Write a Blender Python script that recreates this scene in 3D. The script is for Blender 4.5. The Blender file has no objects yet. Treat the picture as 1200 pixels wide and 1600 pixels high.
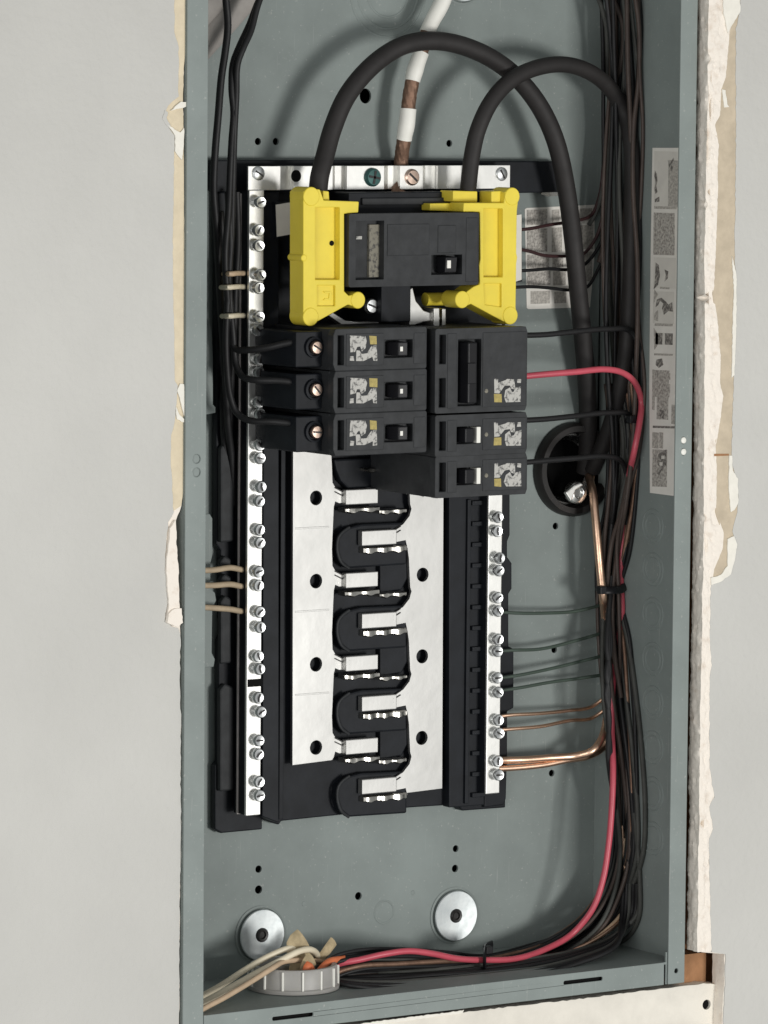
import bpy, bmesh, math, random
from mathutils import Vector, Matrix, noise as mnoise

# ------------------------------------------------------------------ camera, light, exposure
S = 0.001                                   # everything below is written in millimetres
scene = bpy.context.scene
F, YAW, PITCH, ROLL, DIST, CX, CZ = 7678.26, 0.585210, 0.0886846, 0.00819728, 2885.74, 136.354, 324.671
fwd = Vector((math.sin(YAW)*math.cos(PITCH), math.cos(YAW)*math.cos(PITCH), -math.sin(PITCH)))
rt0 = Vector((math.cos(YAW), -math.sin(YAW), 0)); up0 = rt0.cross(fwd)
RT = rt0*math.cos(ROLL) + up0*math.sin(ROLL); UP = -rt0*math.sin(ROLL) + up0*math.cos(ROLL)
CAM = Vector((CX, 0, CZ)) - fwd*DIST
cd = bpy.data.cameras.new('camera'); cam = bpy.data.objects.new('camera', cd)
scene.collection.objects.link(cam); scene.camera = cam
cam.matrix_world = Matrix(((RT.x, UP.x, -fwd.x, CAM.x*S), (RT.y, UP.y, -fwd.y, CAM.y*S), (RT.z, UP.z, -fwd.z, CAM.z*S), (0, 0, 0, 1)))
cd.sensor_fit = 'HORIZONTAL'; cd.sensor_width = 36; cd.lens = 36*F/1200
cd.clip_start = 0.05; cd.clip_end = 50

world = bpy.data.worlds.new('World'); scene.world = world; world.use_nodes = True
world.node_tree.nodes['Background'].inputs[0].default_value = (0.98, 1.0, 1.0, 1)
world.node_tree.nodes['Background'].inputs[1].default_value = 0.33

def area_light(name, loc, target, sx, sy, watts, col):
    ld = bpy.data.lights.new(name, 'AREA'); ld.shape = 'RECTANGLE'; ld.size = sx; ld.size_y = sy
    ld.energy = watts; ld.color = col
    o = bpy.data.objects.new(name, ld); scene.collection.objects.link(o)
    o.location = Vector(loc)*S
    o.rotation_euler = (Vector(target) - Vector(loc)).to_track_quat('-Z', 'Y').to_euler()
    return o
area_light('room_light', (560, -2300, 90), (160, 0, 330), 0.46, 0.46, 30, (1.0, 0.985, 0.955))
area_light('left_fill_light', (-2300, -1900, 200), (160, 0, 330), 1.2, 1.5, 27, (1.0, 0.99, 0.97))  # added left-hand fill, not a known window; brightens faces turned left

scene.view_settings.view_transform = 'Standard'; scene.view_settings.look = 'None'
scene.view_settings.exposure = 0.08; scene.view_settings.gamma = 1.0
scene.view_settings.use_curve_mapping = False
scene.cycles.max_bounces = 6; scene.cycles.use_denoising = True

# ------------------------------------------------------------------ helpers
R = random.Random(7)
def ray(px, py):
    return fwd + RT*((px-600)/F) + UP*((800-py)/F)
def at(px, py, Y=0):
    d = ray(px, py); return CAM + d*((Y-CAM.y)/d.y)
def atx(px, py, X):
    d = ray(px, py); return CAM + d*((X-CAM.x)/d.x)
def xz(px, py, Y):
    p = at(px, py, Y); return (p.x, p.z)
def poly(pts, Y):
    return [xz(x, y, Y) for x, y in pts]

WLOC = {}
def tagset(o, label=None, cat=None, group=None, kind=None):
    if label: o['label'] = label
    if cat: o['category'] = cat
    if group: o['group'] = group
    if kind: o['kind'] = kind
def setparent(o, parent):
    if parent is not None:
        o.parent = parent
        o.matrix_parent_inverse = Matrix.Translation(-WLOC[parent.name])
def empty(name, loc, label=None, cat=None, group=None, kind=None):
    o = bpy.data.objects.new(name, None); scene.collection.objects.link(o)
    o.empty_display_size = 0.01
    o.location = Vector(loc)*S; WLOC[o.name] = o.location.copy()
    tagset(o, label, cat, group, kind); return o
def place_mesh(name, me, mat, parent, loc, bevel=0, smooth=False):
    o = bpy.data.objects.new(name, me); scene.collection.objects.link(o)
    o.location = loc; WLOC[o.name] = Vector(loc)
    setparent(o, parent)
    if bevel:
        b = o.modifiers.new('bevel', 'BEVEL'); b.width = bevel*S; b.segments = 2
        b.limit_method = 'ANGLE'; b.angle_limit = math.radians(40)
    return o
def obj(name, bm, mat, parent=None, bevel=0, smooth=False, **tags):
    bmesh.ops.recalc_face_normals(bm, faces=bm.faces)
    vs = [v.co for v in bm.verts]
    c = Vector([(min(v[i] for v in vs)+max(v[i] for v in vs))/2 for i in range(3)])
    for v in bm.verts: v.co = (v.co-c)*S
    me = bpy.data.meshes.new(name); bm.to_mesh(me); bm.free()
    me.materials.append(M[mat])
    if smooth:
        me.polygons.foreach_set('use_smooth', [True]*len(me.polygons))
        try: me.set_sharp_from_angle(angle=math.radians(42))
        except Exception: pass
    o = place_mesh(name, me, mat, parent, c*S, bevel)
    tagset(o, **tags); return o
def share(name, src, parent, pos, rot=None):
    o = bpy.data.objects.new(name, src.data); scene.collection.objects.link(o)
    o.location = Vector(pos)*S; WLOC[o.name] = o.location.copy()
    if rot: o.rotation_euler = rot
    setparent(o, parent); return o

def box(bm, x0, x1, y0, y1, z0, z1):
    v = [bm.verts.new((x, y, z)) for x in (x0, x1) for y in (y0, y1) for z in (z0, z1)]
    for f in ((0,1,3,2), (4,6,7,5), (0,4,5,1), (2,3,7,6), (0,2,6,4), (1,5,7,3)):
        bm.faces.new([v[i] for i in f])
def boxo(name, x0, x1, y0, y1, z0, z1, mat, parent=None, bevel=0, **tags):
    bm = bmesh.new(); box(bm, min(x0,x1), max(x0,x1), y0, y1, min(z0,z1), max(z0,z1)); return obj(name, bm, mat, parent, bevel, **tags)
def plate(bm, outer, holes, y0, y1, mp=None):
    """solid plate: outline and holes in (u, v), from depth y0 (front) to y1 (back)"""
    mp = mp or (lambda u, v, w: (u, w, v))
    es = []; loops = []
    for lp in [outer]+list(holes):
        fv = [bm.verts.new(mp(u, v, y0)) for u, v in lp]; bv = [bm.verts.new(mp(u, v, y1)) for u, v in lp]
        loops.append((fv, bv))
        for i in range(len(fv)): es.append(bm.edges.new((fv[i], fv[(i+1) % len(fv)])))
    back = {}
    for fv, bv in loops:
        for a, b in zip(fv, bv): back[a] = b
    if holes:
        r = bmesh.ops.triangle_fill(bm, edges=es, use_beauty=True, use_dissolve=False)
        faces = [g for g in r['geom'] if isinstance(g, bmesh.types.BMFace)]
    else:
        faces = [bm.faces.new(loops[0][0])]
    for f in faces:
        bm.faces.new([back[v] for v in reversed(f.verts)])
    for fv, bv in loops:
        n = len(fv)
        for i in range(n): bm.faces.new((fv[i], fv[(i+1) % n], bv[(i+1) % n], bv[i]))
def plateo(name, outer, holes, y0, y1, mat, parent=None, bevel=0, mp=None, **tags):
    bm = bmesh.new(); plate(bm, outer, holes, y0, y1, mp); return obj(name, bm, mat, parent, bevel, **tags)
def circ(cx, cz, r, n=20, rz=None):
    rz = rz or r
    return [(cx+r*math.cos(2*math.pi*i/n), cz+rz*math.sin(2*math.pi*i/n)) for i in range(n)]
def arc(cx, cz, r, a0, a1, n=8):
    return [(cx+r*math.cos(math.radians(a0+(a1-a0)*i/n)), cz+r*math.sin(math.radians(a0+(a1-a0)*i/n))) for i in range(n+1)]
def rect(x0, x1, z0, z1): return [(x0, z0), (x1, z0), (x1, z1), (x0, z1)]
def rrect(x0, x1, z0, z1, r):
    return arc(x0+r, z0+r, r, 180, 270, 4)+arc(x1-r, z0+r, r, 270, 360, 4)+arc(x1-r, z1-r, r, 0, 90, 4)+arc(x0+r, z1-r, r, 90, 180, 4)
def lathe(bm, prof, c, axis='y', n=28, close=False):
    """prof: list of (r, w) ; w along axis"""
    rings = []
    for r, w in prof:
        ring = []
        for i in range(n):
            a = 2*math.pi*i/n; u, v = r*math.cos(a), r*math.sin(a)
            p = (c[0]+u, c[1]+w, c[2]+v) if axis == 'y' else (c[0]+u, c[1]+v, c[2]+w) if axis == 'z' else (c[0]+w, c[1]+u, c[2]+v)
            ring.append(bm.verts.new(p))
        rings.append(ring)
    pr = list(zip(rings, rings[1:])) + ([(rings[-1], rings[0])] if close else [])
    for a, b in pr:
        for i in range(n): bm.faces.new((a[i], a[(i+1) % n], b[(i+1) % n], b[i]))
    if not close:
        bm.faces.new(rings[0]); bm.faces.new(list(reversed(rings[-1])))
def spline(pts, step=3.0):
    P = [Vector(p) for p in pts]
    P = [P[0]*2-P[1]] + P + [P[-1]*2-P[-2]]
    out = []
    for i in range(1, len(P)-2):
        p0, p1, p2, p3 = P[i-1:i+3]
        n = max(2, int((p2-p1).length/step))
        t0 = 0; t1 = (p1-p0).length**.5+1e-6; t2 = t1+(p2-p1).length**.5+1e-6; t3 = t2+(p3-p2).length**.5+1e-6
        for k in range(n):
            t = t1+(t2-t1)*k/n
            a1 = p0*((t1-t)/(t1-t0))+p1*((t-t0)/(t1-t0)); a2 = p1*((t2-t)/(t2-t1))+p2*((t-t1)/(t2-t1)); a3 = p2*((t3-t)/(t3-t2))+p3*((t-t2)/(t3-t2))
            b1 = a1*((t2-t)/(t2-t0))+a2*((t-t0)/(t2-t0)); b2 = a2*((t3-t)/(t3-t1))+a3*((t-t1)/(t3-t1))
            out.append(b1*((t2-t)/(t2-t1))+b2*((t-t1)/(t2-t1)))
    out.append(P[-2]); return out
def sweep(bm, path, rad, n=12, flat=None, twist=0.0, lobes=0, amp=0.0):
    """tube along a dense path; flat=(a,b) gives an oval; lobes give strands"""
    T = [(path[min(i+1, len(path)-1)]-path[max(i-1, 0)]).normalized() for i in range(len(path))]
    nrm = T[0].orthogonal().normalized() if abs(T[0].y) > .9 else T[0].cross(Vector((0, 1, 0))).normalized()
    rings = []; L = 0
    for i, p in enumerate(path):
        if i: L += (p-path[i-1]).length
        nrm = (nrm-T[i]*nrm.dot(T[i])).normalized(); b = T[i].cross(nrm)
        ring = []
        for k in range(n):
            a = 2*math.pi*k/n
            r = rad(i/(len(path)-1)) if callable(rad) else rad
            if lobes: r *= 1+amp*abs(math.sin(lobes*.5*(a+twist*L)))-amp*.5
            u, v = (r*math.cos(a), r*math.sin(a)) if not flat else (flat[0]*math.cos(a), flat[1]*math.sin(a))
            ring.append(bm.verts.new(p+nrm*u+b*v))
        rings.append(ring)
    for a, b2 in zip(rings, rings[1:]):
        for k in range(n): bm.faces.new((a[k], a[(k+1) % n], b2[(k+1) % n], b2[k]))
    bm.faces.new(list(reversed(rings[0]))); bm.faces.new(rings[-1])
def pp(pts):
    """list of (px, py, depth) -> points"""
    return [at(*p) for p in pts]
def wire(name, pts, rad, mat, parent=None, step=3.0, n=10, raw=False, jit=0, deep=False, **tags):
    P = pts if raw else pp(pts)
    if not callable(rad) and not raw:
        lim = W-1.8-rad                                  # keep wires inside the box
        for k, p in enumerate(P):
            if p.x > lim and p.y > 2: P[k] = p = atx(pts[k][0], pts[k][1], lim)
            if not deep: p.y = min(p.y, D-rad-.1)
    if jit: P = [p+Vector((R.uniform(-jit, jit), R.uniform(-jit, jit)*.5, R.uniform(-jit, jit))) for p in P]
    bm = bmesh.new(); sweep(bm, spline(P, step), rad, n)
    return obj(name, bm, mat, parent, 0, True, **tags)

# ------------------------------------------------------------------ materials
M = {}
def mat(name, col, rough=.5, metal=0, noise=None, bump=None, spec=.5, col2=None, mixscale=20, mixlo=.35, mixhi=.65, trans=0, coat=0, sss=0):
    """noise: colour variation amount; col2: second colour mixed by noise; bump: (scale, strength, distance_mm)"""
    m = bpy.data.materials.new(name); m.use_nodes = True; nt = m.node_tree; N = nt.nodes; L = nt.links
    b = N['Principled BSDF']; b.inputs['Base Color'].default_value = (*col, 1)
    b.inputs['Roughness'].default_value = rough; b.inputs['Metallic'].default_value = metal
    b.inputs['Specular IOR Level'].default_value = spec
    if coat: b.inputs['Coat Weight'].default_value = coat
    if trans: b.inputs['Transmission Weight'].default_value = trans
    if sss:
        b.inputs['Subsurface Weight'].default_value = sss; b.inputs['Subsurface Radius'].default_value = (.003, .003, .002)
    tc = N.new('ShaderNodeTexCoord')
    if col2 or noise:
        n = N.new('ShaderNodeTexNoise'); n.inputs['Scale'].default_value = mixscale; n.inputs['Detail'].default_value = 6
        n.inputs['Roughness'].default_value = .62
        L.new(tc.outputs['Object'], n.inputs['Vector'])
        r = N.new('ShaderNodeValToRGB'); r.color_ramp.elements[0].position = mixlo; r.color_ramp.elements[1].position = mixhi
        c2 = col2 or tuple(c*(1-noise) for c in col)
        r.color_ramp.elements[0].color = (*c2, 1); r.color_ramp.elements[1].color = (*col, 1)
        L.new(n.outputs['Fac'], r.inputs['Fac']); L.new(r.outputs['Color'], b.inputs['Base Color'])
        mr = N.new('ShaderNodeMapRange'); mr.inputs['To Min'].default_value = min(1, rough*1.25); mr.inputs['To Max'].default_value = rough*.85
        L.new(n.outputs['Fac'], mr.inputs['Value']); L.new(mr.outputs['Result'], b.inputs['Roughness'])
    if bump:
        n2 = N.new('ShaderNodeTexNoise'); n2.inputs['Scale'].default_value = bump[0]; n2.inputs['Detail'].default_value = 5
        L.new(tc.outputs['Object'], n2.inputs['Vector'])
        bp = N.new('ShaderNodeBump'); bp.inputs['Strength'].default_value = bump[1]; bp.inputs['Distance'].default_value = bump[2]*S
        L.new(n2.outputs['Fac'], bp.inputs['Height']); L.new(bp.outputs['Normal'], b.inputs['Normal'])
    M[name] = m; return m
mat('wall_paint', (.575, .568, .538), .75, noise=.09, mixscale=5, bump=(210, .9, .7), spec=.25)
mat('gypsum', (.86, .795, .715), .9, col2=(.70, .61, .52), mixscale=110, mixlo=.28, mixhi=.46, bump=(220, .7, 1.2), spec=.1)
mat('brown_paper', (.60, .51, .385), .85, noise=.18, mixscale=90, bump=(350, .4, .4), spec=.15)
mat('tan_paper', (.74, .64, .47), .85, noise=.14, mixscale=90, bump=(350, .4, .4), spec=.15)
mat('white_paper', (.86, .83, .75), .85, noise=.1, mixscale=120, bump=(300, .5, .6), spec=.15)
mat('patch_paint', (.80, .76, .68), .75, noise=.16, mixscale=30, bump=(180, .6, .8), spec=.2)
mat('wood', (.42, .22, .11), .7, noise=.35, mixscale=60, bump=(160, .5, .5), spec=.2)
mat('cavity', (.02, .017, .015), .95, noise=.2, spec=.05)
mat('grey_enamel', (.244, .279, .268), .5, noise=.16, mixscale=17, bump=(420, .12, .15), spec=.3)
mat('black_plastic', (.0085, .0105, .0145), .5, noise=.4, mixscale=60, bump=(500, .2, .15), spec=.28)
mat('breaker_plastic', (.030, .032, .0345), .55, noise=.3, mixscale=110, bump=(900, .3, .12), spec=.35)
mat('handle_plastic', (.008, .008, .010), .42, noise=.3, mixscale=90, spec=.3)
mat('yellow_plastic', (.82, .66, .065), .42, noise=.08, mixscale=60, bump=(300, .1, .2), spec=.45, sss=.06)
mat('tin_plate', (.65, .645, .625), .44, 1, noise=.20, mixscale=9, bump=(45, .35, .6))
mat('tin_bright', (.90, .895, .865), .42, 1, noise=.12, mixscale=60, bump=(90, .3, .4))
mat('tin_stab', (.66, .64, .59), .24, 1, noise=.3, mixscale=160, bump=(260, .35, .4))
mat('zinc_screw', (.86, .88, .88), .36, 1, noise=.25, mixscale=240, bump=(500, .25, .2))
mat('brass_screw', (.74, .56, .46), .34, 1, noise=.3, mixscale=240, bump=(500, .3, .2))
mat('green_screw', (.05, .14, .13), .35, .3, noise=.3, mixscale=200)
mat('side_rail', (.62, .57, .55), .5, .4, noise=.25, mixscale=60)
mat('washer_zinc', (.82, .86, .86), .5, .85, col2=(.62, .67, .68), mixscale=90, mixlo=.3, mixhi=.6, bump=(150, .3, .4))
mat('black_jacket', (.022, .0195, .019), .6, noise=.3, mixscale=50, bump=(180, .35, .4), spec=.4)
mat('black_wire', (.013, .013, .014), .5, noise=.3, mixscale=70, spec=.35)
mat('dark_brown_wire', (.088, .064, .054), .5, noise=.35, mixscale=60, spec=.4)
mat('grey_wire', (.075, .077, .070), .55, noise=.3, mixscale=60, spec=.3)
mat('red_wire', (.56, .085, .12), .38, noise=.15, mixscale=60, spec=.5)
mat('dark_red_wire', (.050, .020, .021), .45, noise=.2, mixscale=60)
mat('orange_wire', (.75, .20, .08), .45, noise=.2, mixscale=80)
mat('green_wire', (.060, .085, .068), .5, noise=.2, mixscale=80)
mat('cream_wire', (.78, .70, .53), .42, noise=.12, mixscale=80)
mat('tan_stub', (.52, .41, .28), .5, noise=.2, mixscale=80)
mat('tan_wire', (.62, .46, .31), .5, noise=.2, mixscale=80)
mat('copper', (.95, .64, .46), .36, 1, noise=.25, mixscale=120, bump=(300, .2, .2))
mat('dull_copper', (.30, .185, .13), .55, .7, noise=.35, mixscale=180, bump=(300, .3, .3))
mat('white_tape', (.83, .82, .76), .5, noise=.08, mixscale=60, bump=(120, .3, .5))
mat('grey_sheath', (.36, .335, .31), .6, noise=.2, mixscale=60, bump=(200, .3, .3))
mat('kraft', (.50, .40, .24), .8, noise=.35, mixscale=150, bump=(260, .6, .8))
mat('nylon_white', (.36, .35, .33), .4, noise=.12, mixscale=60, spec=.5, sss=.15)
mat('label_paper', (.72, .69, .63), .6, noise=.12, mixscale=60)
mat('label_pale', (.82, .79, .73), .6, noise=.1, mixscale=60)
mat('print_mottled', (.56, .53, .48), .6, col2=(.24, .22, .20), mixscale=620, mixlo=.38, mixhi=.60)
mat('print_dark', (.46, .43, .39), .6, col2=(.13, .12, .11), mixscale=520, mixlo=.44, mixhi=.66)
mat('print_grey', (.54, .51, .46), .6, col2=(.33, .31, .28), mixscale=620, mixlo=.40, mixhi=.60)
mat('print_white', (.46, .45, .42), .55, col2=(.05, .05, .05), mixscale=380, mixlo=.38, mixhi=.50)
mat('print_yellow', (.45, .36, .11), .55, noise=.35, mixscale=420)
mat('print_beige', (.20, .185, .145), .6, col2=(.055, .052, .048), mixscale=400, mixlo=.38, mixhi=.5)
mat('hub_black', (.018, .016, .015), .4, noise=.4, mixscale=60, spec=.5)
mat('hub_metal', (.70, .70, .68), .25, 1, noise=.3, mixscale=100)
mat('dark_hole', (.006, .006, .006), .8, spec=.1)

# drywall dust specks and fine scratches on the enamel
nt = M['grey_enamel'].node_tree; N = nt.nodes; bs_ = N['Principled BSDF']
src = bs_.inputs['Base Color'].links[0].from_socket; tc = N.new('ShaderNodeTexCoord')
sp = N.new('ShaderNodeTexNoise'); sp.inputs['Scale'].default_value = 520; sp.inputs['Detail'].default_value = 3; nt.links.new(tc.outputs['Object'], sp.inputs['Vector'])
mp_ = N.new('ShaderNodeMapping'); mp_.inputs['Scale'].default_value = (900, 900, 22); mp_.inputs['Rotation'].default_value = (.3, .5, .4); nt.links.new(tc.outputs['Object'], mp_.inputs['Vector'])
sc_ = N.new('ShaderNodeTexNoise'); sc_.inputs['Scale'].default_value = 1; nt.links.new(mp_.outputs['Vector'], sc_.inputs['Vector'])
fac = None
for tex, lo, hi in ((sp, .66, .76), (sc_, .70, .78)):
    r = N.new('ShaderNodeMapRange'); r.inputs['From Min'].default_value = lo; r.inputs['From Max'].default_value = hi; r.inputs['To Max'].default_value = .35
    nt.links.new(tex.outputs['Fac'], r.inputs['Value'])
    if fac is None: fac = r.outputs['Result']
    else:
        a_ = N.new('ShaderNodeMath'); a_.operation = 'MAXIMUM'; nt.links.new(fac, a_.inputs[0]); nt.links.new(r.outputs['Result'], a_.inputs[1]); fac = a_.outputs[0]
mx = N.new('ShaderNodeMix'); mx.data_type = 'RGBA'; nt.links.new(fac, mx.inputs[0]); nt.links.new(src, mx.inputs[6]); mx.inputs[7].default_value = (.52, .52, .49, 1)
nt.links.new(mx.outputs[2], bs_.inputs['Base Color'])

W, D = 362.0, 95.0
ZLIP = 37.18; ZTOP = 700.0

# ------------------------------------------------------------------ the wall around the box
def jag(pts, Y, amp=.8, sub=3):
    """refine an outline given in pixels on plane Y with small random tears"""
    Q = [Vector((*xz(x, y, Y), 0)) for x, y in pts]; out = []
    for a, b in zip(Q, Q[1:]):
        n = max(1, int((b-a).length/sub)); nv = Vector((-(b-a).y, (b-a).x, 0)).normalized()
        for k in range(n):
            q = a+(b-a)*(k/n)+nv*R.uniform(-amp, amp); out.append((q.x, q.y))
    out.append((Q[-1].x, Q[-1].y)); return out
YW = 2.0                                                    # painted face of the drywall
wl = empty('wall_left', (-300, YW, 0), kind='structure')
edge_l = [(297,-60), (297,66), (291,78), (288,105), (287,160), (288,215), (288,300), (289,380), (290,560), (290,640), (288,700), (290,758), (284,790), (276,815), (275,840), (277,880), (279,930), (281,970), (283,1000), (282,1080), (284,1125), (283,1200), (284,1310), (282,1400), (281,1500), (281,1700)]
paint_l = [(273,-60), (272,0), (273,50), (279,75), (279,150), (262,165), (256,182), (263,198), (273,212), (271,300), (270,420), (272,520), (273,595), (277,602), (274,650), (268,680), (267,720), (271,800), (263,816), (259,850), (258,885), (262,905), (262,940), (258,968), (268,979), (279,981), (282,1000), (281,1080), (283,1125), (282,1200), (283,1310), (281,1400), (280,1500), (280,1700)]
far = -900
ol = jag(edge_l, YW, .35, 3); pl_ = jag(paint_l, YW, .35, 3)
plateo('gypsum_core', ol+[(far, ol[-1][1]), (far, ol[0][1])], [], YW+.75, YW+12.7, 'gypsum', wl)
plateo('painted_face', pl_+[(far, pl_[-1][1]), (far, pl_[0][1])], [], YW, YW+.8, 'wall_paint', wl)
inset = [(x-(1.0 if 790 < y < 975 else .3), y) for x, y in edge_l]
tp = [(x, y) for x, y in inset if y <= 790]
tq = [(x-1.5, y) for x, y in paint_l if y <= 800]
plateo('torn_paper', jag(tp, YW, .25, 4)+list(reversed(jag(tq, YW, .3, 4))), [], YW+.35, YW+.9, 'tan_paper', wl)
def flake(name, pts, y0, y1, m, parent, lift=None):
    bm = bmesh.new(); P = jag(pts+[pts[0]], YW, .25, 1.6)[:-1]
    cx = sum(p[0] for p in P)/len(P)
    plate(bm, P, [], y0, y1)
    if lift:
        x0 = min(p[0] for p in P); x1 = max(p[0] for p in P)
        for v in bm.verts: v.co.y -= lift*((x1-v.co.x)/(x1-x0+1e-6))**2
    return obj(name, bm, m, parent)
flake('paper_flap', [(290,159), (282,159), (273,166), (266,173), (275,170), (285,168), (290,166)], YW-.9, YW+.2, 'white_paper', wl)
flake('paper_flap', [(262,195), (272,202), (281,207), (287,200), (286,225), (284,250), (279,245), (273,236), (273,212)], YW-.6, YW+.2, 'white_paper', wl)
flake('paper_flap', [(281,600), (287,600), (289,640), (289,652), (284,640), (280,622), (276,610)], YW-.6, YW+.2, 'white_paper', wl)
flake('paper_flap', [(274,635), (280,648), (290,657), (291,662), (276,655)], YW-.5, YW+.2, 'white_paper', wl)
flake('gypsum_crumble', [(273,812), (274,850), (277,890), (278,940), (281,960), (280,977), (270,979), (259,970), (262,945), (259,900), (258,880), (262,850), (264,825)], YW-1.4, YW+1, 'gypsum', wl)
flake('gypsum_crumble', [(280,950), (282,972), (274,979), (258,972), (260,958), (270,950)], YW-2.6, YW+.2, 'gypsum', wl)
flake('paper_flap', [(257,172), (254,185), (260,197), (270,206), (264,193), (260,184), (262,175)], YW-.35, YW+.1, 'wall_paint', wl)

YR = -7.0                                                   # this sheet stands proud of the box
wr = empty('wall_right', (700, YR, 0), kind='structure')
edge_r = [(1108,-60), (1107,0), (1106,60), (1104,200), (1102,330), (1100,400), (1101,470), (1100,600), (1100,700), (1099,800), (1098,900), (1096,1000), (1094,1100), (1092,1200), (1093,1290), (1091,1330), (1090,1420), (1089,1489)]
edge_r2 = [(1133,1491), (1132,1540), (1129,1600), (1127,1700)]
paint_r = [(1158,-60), (1157,0), (1155,25), (1150,45), (1150,200), (1149,330), (1148,400), (1150,430), (1149,520), (1147,580), (1145,650), (1143,720), (1150,745), (1154,770), (1152,800), (1145,830), (1150,845), (1151,856), (1141,895), (1125,910), (1111,913), (1109,1000), (1112,1040), (1109,1055), (1109,1200), (1116,1245), (1109,1260), (1114,1295), (1108,1310), (1110,1420), (1112,1488)]
def wob(t, k, f=.05): return mnoise.noise(Vector((t*f, k*7.3, 3.1)))
o1 = jag(edge_r, YR, .2, 2.5); o2 = jag(edge_r2, YR, .3, 3); orr = o1+o2
core_in = [(x+4, z) for x, z in o1]+[(x+.1, z) for x, z in o2]
prr = jag(paint_r, YR, .4, 2.5)+jag([(x+1, y) for x, y in edge_r2], YR, .25, 3)
fx = 1300
plateo('gypsum_core', core_in+[(fx, orr[-1][1]), (fx, orr[0][1])], [], YR+.75, YR+12.7, 'gypsum', wr)
plateo('painted_face', prr+[(fx, prr[-1][1]), (fx, prr[0][1])], [], YR, YR+.8, 'wall_paint', wr)
bp_in = [(1150,-60), (1150,0), (1139,50), (1137,75), (1133,120), (1126,140), (1124,180), (1116,195), (1122,225), (1120,270), (1121,290), (1119,350), (1117,400), (1114,460), (1120,500), (1125,560), (1124,600), (1129,620), (1124,660), (1117,700), (1119,735), (1118,800), (1130,835), (1128,860), (1115,890), (1112,908)]
bp_out = [(x+1.5, y) for x, y in paint_r if y < 905]
plateo('torn_paper', jag(bp_in, YR, .3, 2)+list(reversed(jag(bp_out, YR, .2, 4))), [], YR+.35, YR+.9, 'brown_paper', wr)
# crumbled gypsum: broken edge and rough torn face as one relief strip
def lerp_line(pts, y):
    for (x0, y0), (x1, y1) in zip(pts, pts[1:]):
        if y0 <= y <= y1: return x0+(x1-x0)*(y-y0)/(y1-y0+1e-9)
    return pts[-1][0]
inner = bp_in+[(1110,914), (1109,1000), (1113,1040), (1109,1056), (1109,1200), (1116,1245), (1109,1260), (1114,1295), (1108,1312), (1110,1420), (1112,1489)]
GO = [(1129,46,3,9,5), (1107,92,3,6,4), (1118,122,5,7,4), (1097,320,6,5,7), (1104,466,12,4,8), (1110,466,5,7,5), (1101,810,3,5,4), (1119,810,4,8,4), (1101,1288,4,5,4), (1112,170,2,18,3), (1107,230,2,30,3), (1106,150,2,20,2.5), (1111,300,4,4,3), (1104,1349,3,4,4), (1104,850,2,20,2.5)]
bm = bmesh.new(); rows = []; NY = 1100
def gouge(px, py): return sum(d*math.exp(-((px-gx)/rx)**2-((py-gy)/ry)**2) for gx, gy, rx, ry, d in GO if abs(py-gy) < 3*ry)
for k in range(NY+1):
    py = -50+(1488+50)*k/NY
    a = at(lerp_line(edge_r, py), py, YR); b = at(lerp_line(inner, py)+1.5, py, YR); row = []
    ea = lerp_line(edge_r, py)
    for c in range(9):                                     # broken edge, back to front
        t = c/8; n = mnoise.noise(Vector((c*.45, a.z*.10, 1)))*1.5+mnoise.noise(Vector((c*.9, a.z*.33, 9)))*.9
        n += 1.3*max(0, mnoise.noise(Vector((5.5, a.z*.045, 2))))*math.sin(t*math.pi*2.2)
        row.append(bm.verts.new((a.x+1.4*(1-t)+.7*n*(1 if c < 8 else .5)+.3+.6*gouge(ea-18*(1-t), py), YR+12.6-(12.4)*t, a.z)))
    ea = lerp_line(edge_r, py); eb = lerp_line(inner, py)+1.5
    for c in range(1, 15):                                 # torn front face
        t = c/14; x = a.x+(b.x-a.x)*t
        n = mnoise.noise(Vector((x*.35, a.z*.16, 4)))*.9+mnoise.noise(Vector((x*.8, a.z*.5, 7)))*.6
        row.append(bm.verts.new((x+mnoise.noise(Vector((c, a.z*.4, 2)))*.4, YR+.25-(1-t)*.2-n*math.sin(t*math.pi)+gouge(ea+(eb-ea)*t, py), a.z)))
    rows.append(row)
for p, q in zip(rows, rows[1:]):
    for c in range(len(p)-1): bm.faces.new((p[c], p[c+1], q[c+1], q[c]))
obj('gypsum_crumble', bm, 'gypsum', wr, 0, True)
YW_keep = YW; YW = YR
flake('paper_flap', [(1143,400), (1150,428), (1150,500), (1147,585), (1143,590), (1144,520), (1146,450)], YR-.5, YR+.3, 'white_paper', wr)
flake('paper_flap', [(1139,712), (1143,712), (1144,735), (1152,748), (1153,785), (1147,797), (1141,800), (1138,760)], YR-.6, YR+.3, 'white_paper', wr)
flake('paper_flap', [(1136,842), (1146,838), (1151,850), (1146,880), (1141,897), (1126,908), (1111,914), (1110,903), (1126,898), (1136,884)], YR-.7, YR+.3, 'white_paper', wr)
flake('paper_flap', [(1128,140), (1133,141), (1136,163), (1139,167), (1131,168)], YR-.3, YR+.4, 'white_paper', wr)
flake('paper_flap', [(1128,-20), (1155,-20), (1156,18), (1150,28), (1139,45), (1136,52), (1130,20)], YR-.6, YR+.3, 'white_paper', wr)
plateo('paper_crease', poly([(1112,709), (1139,709), (1139,712), (1112,713)], YR), [], YR+.1, YR+.5, 'wood', wr)
YW = YW_keep

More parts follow.
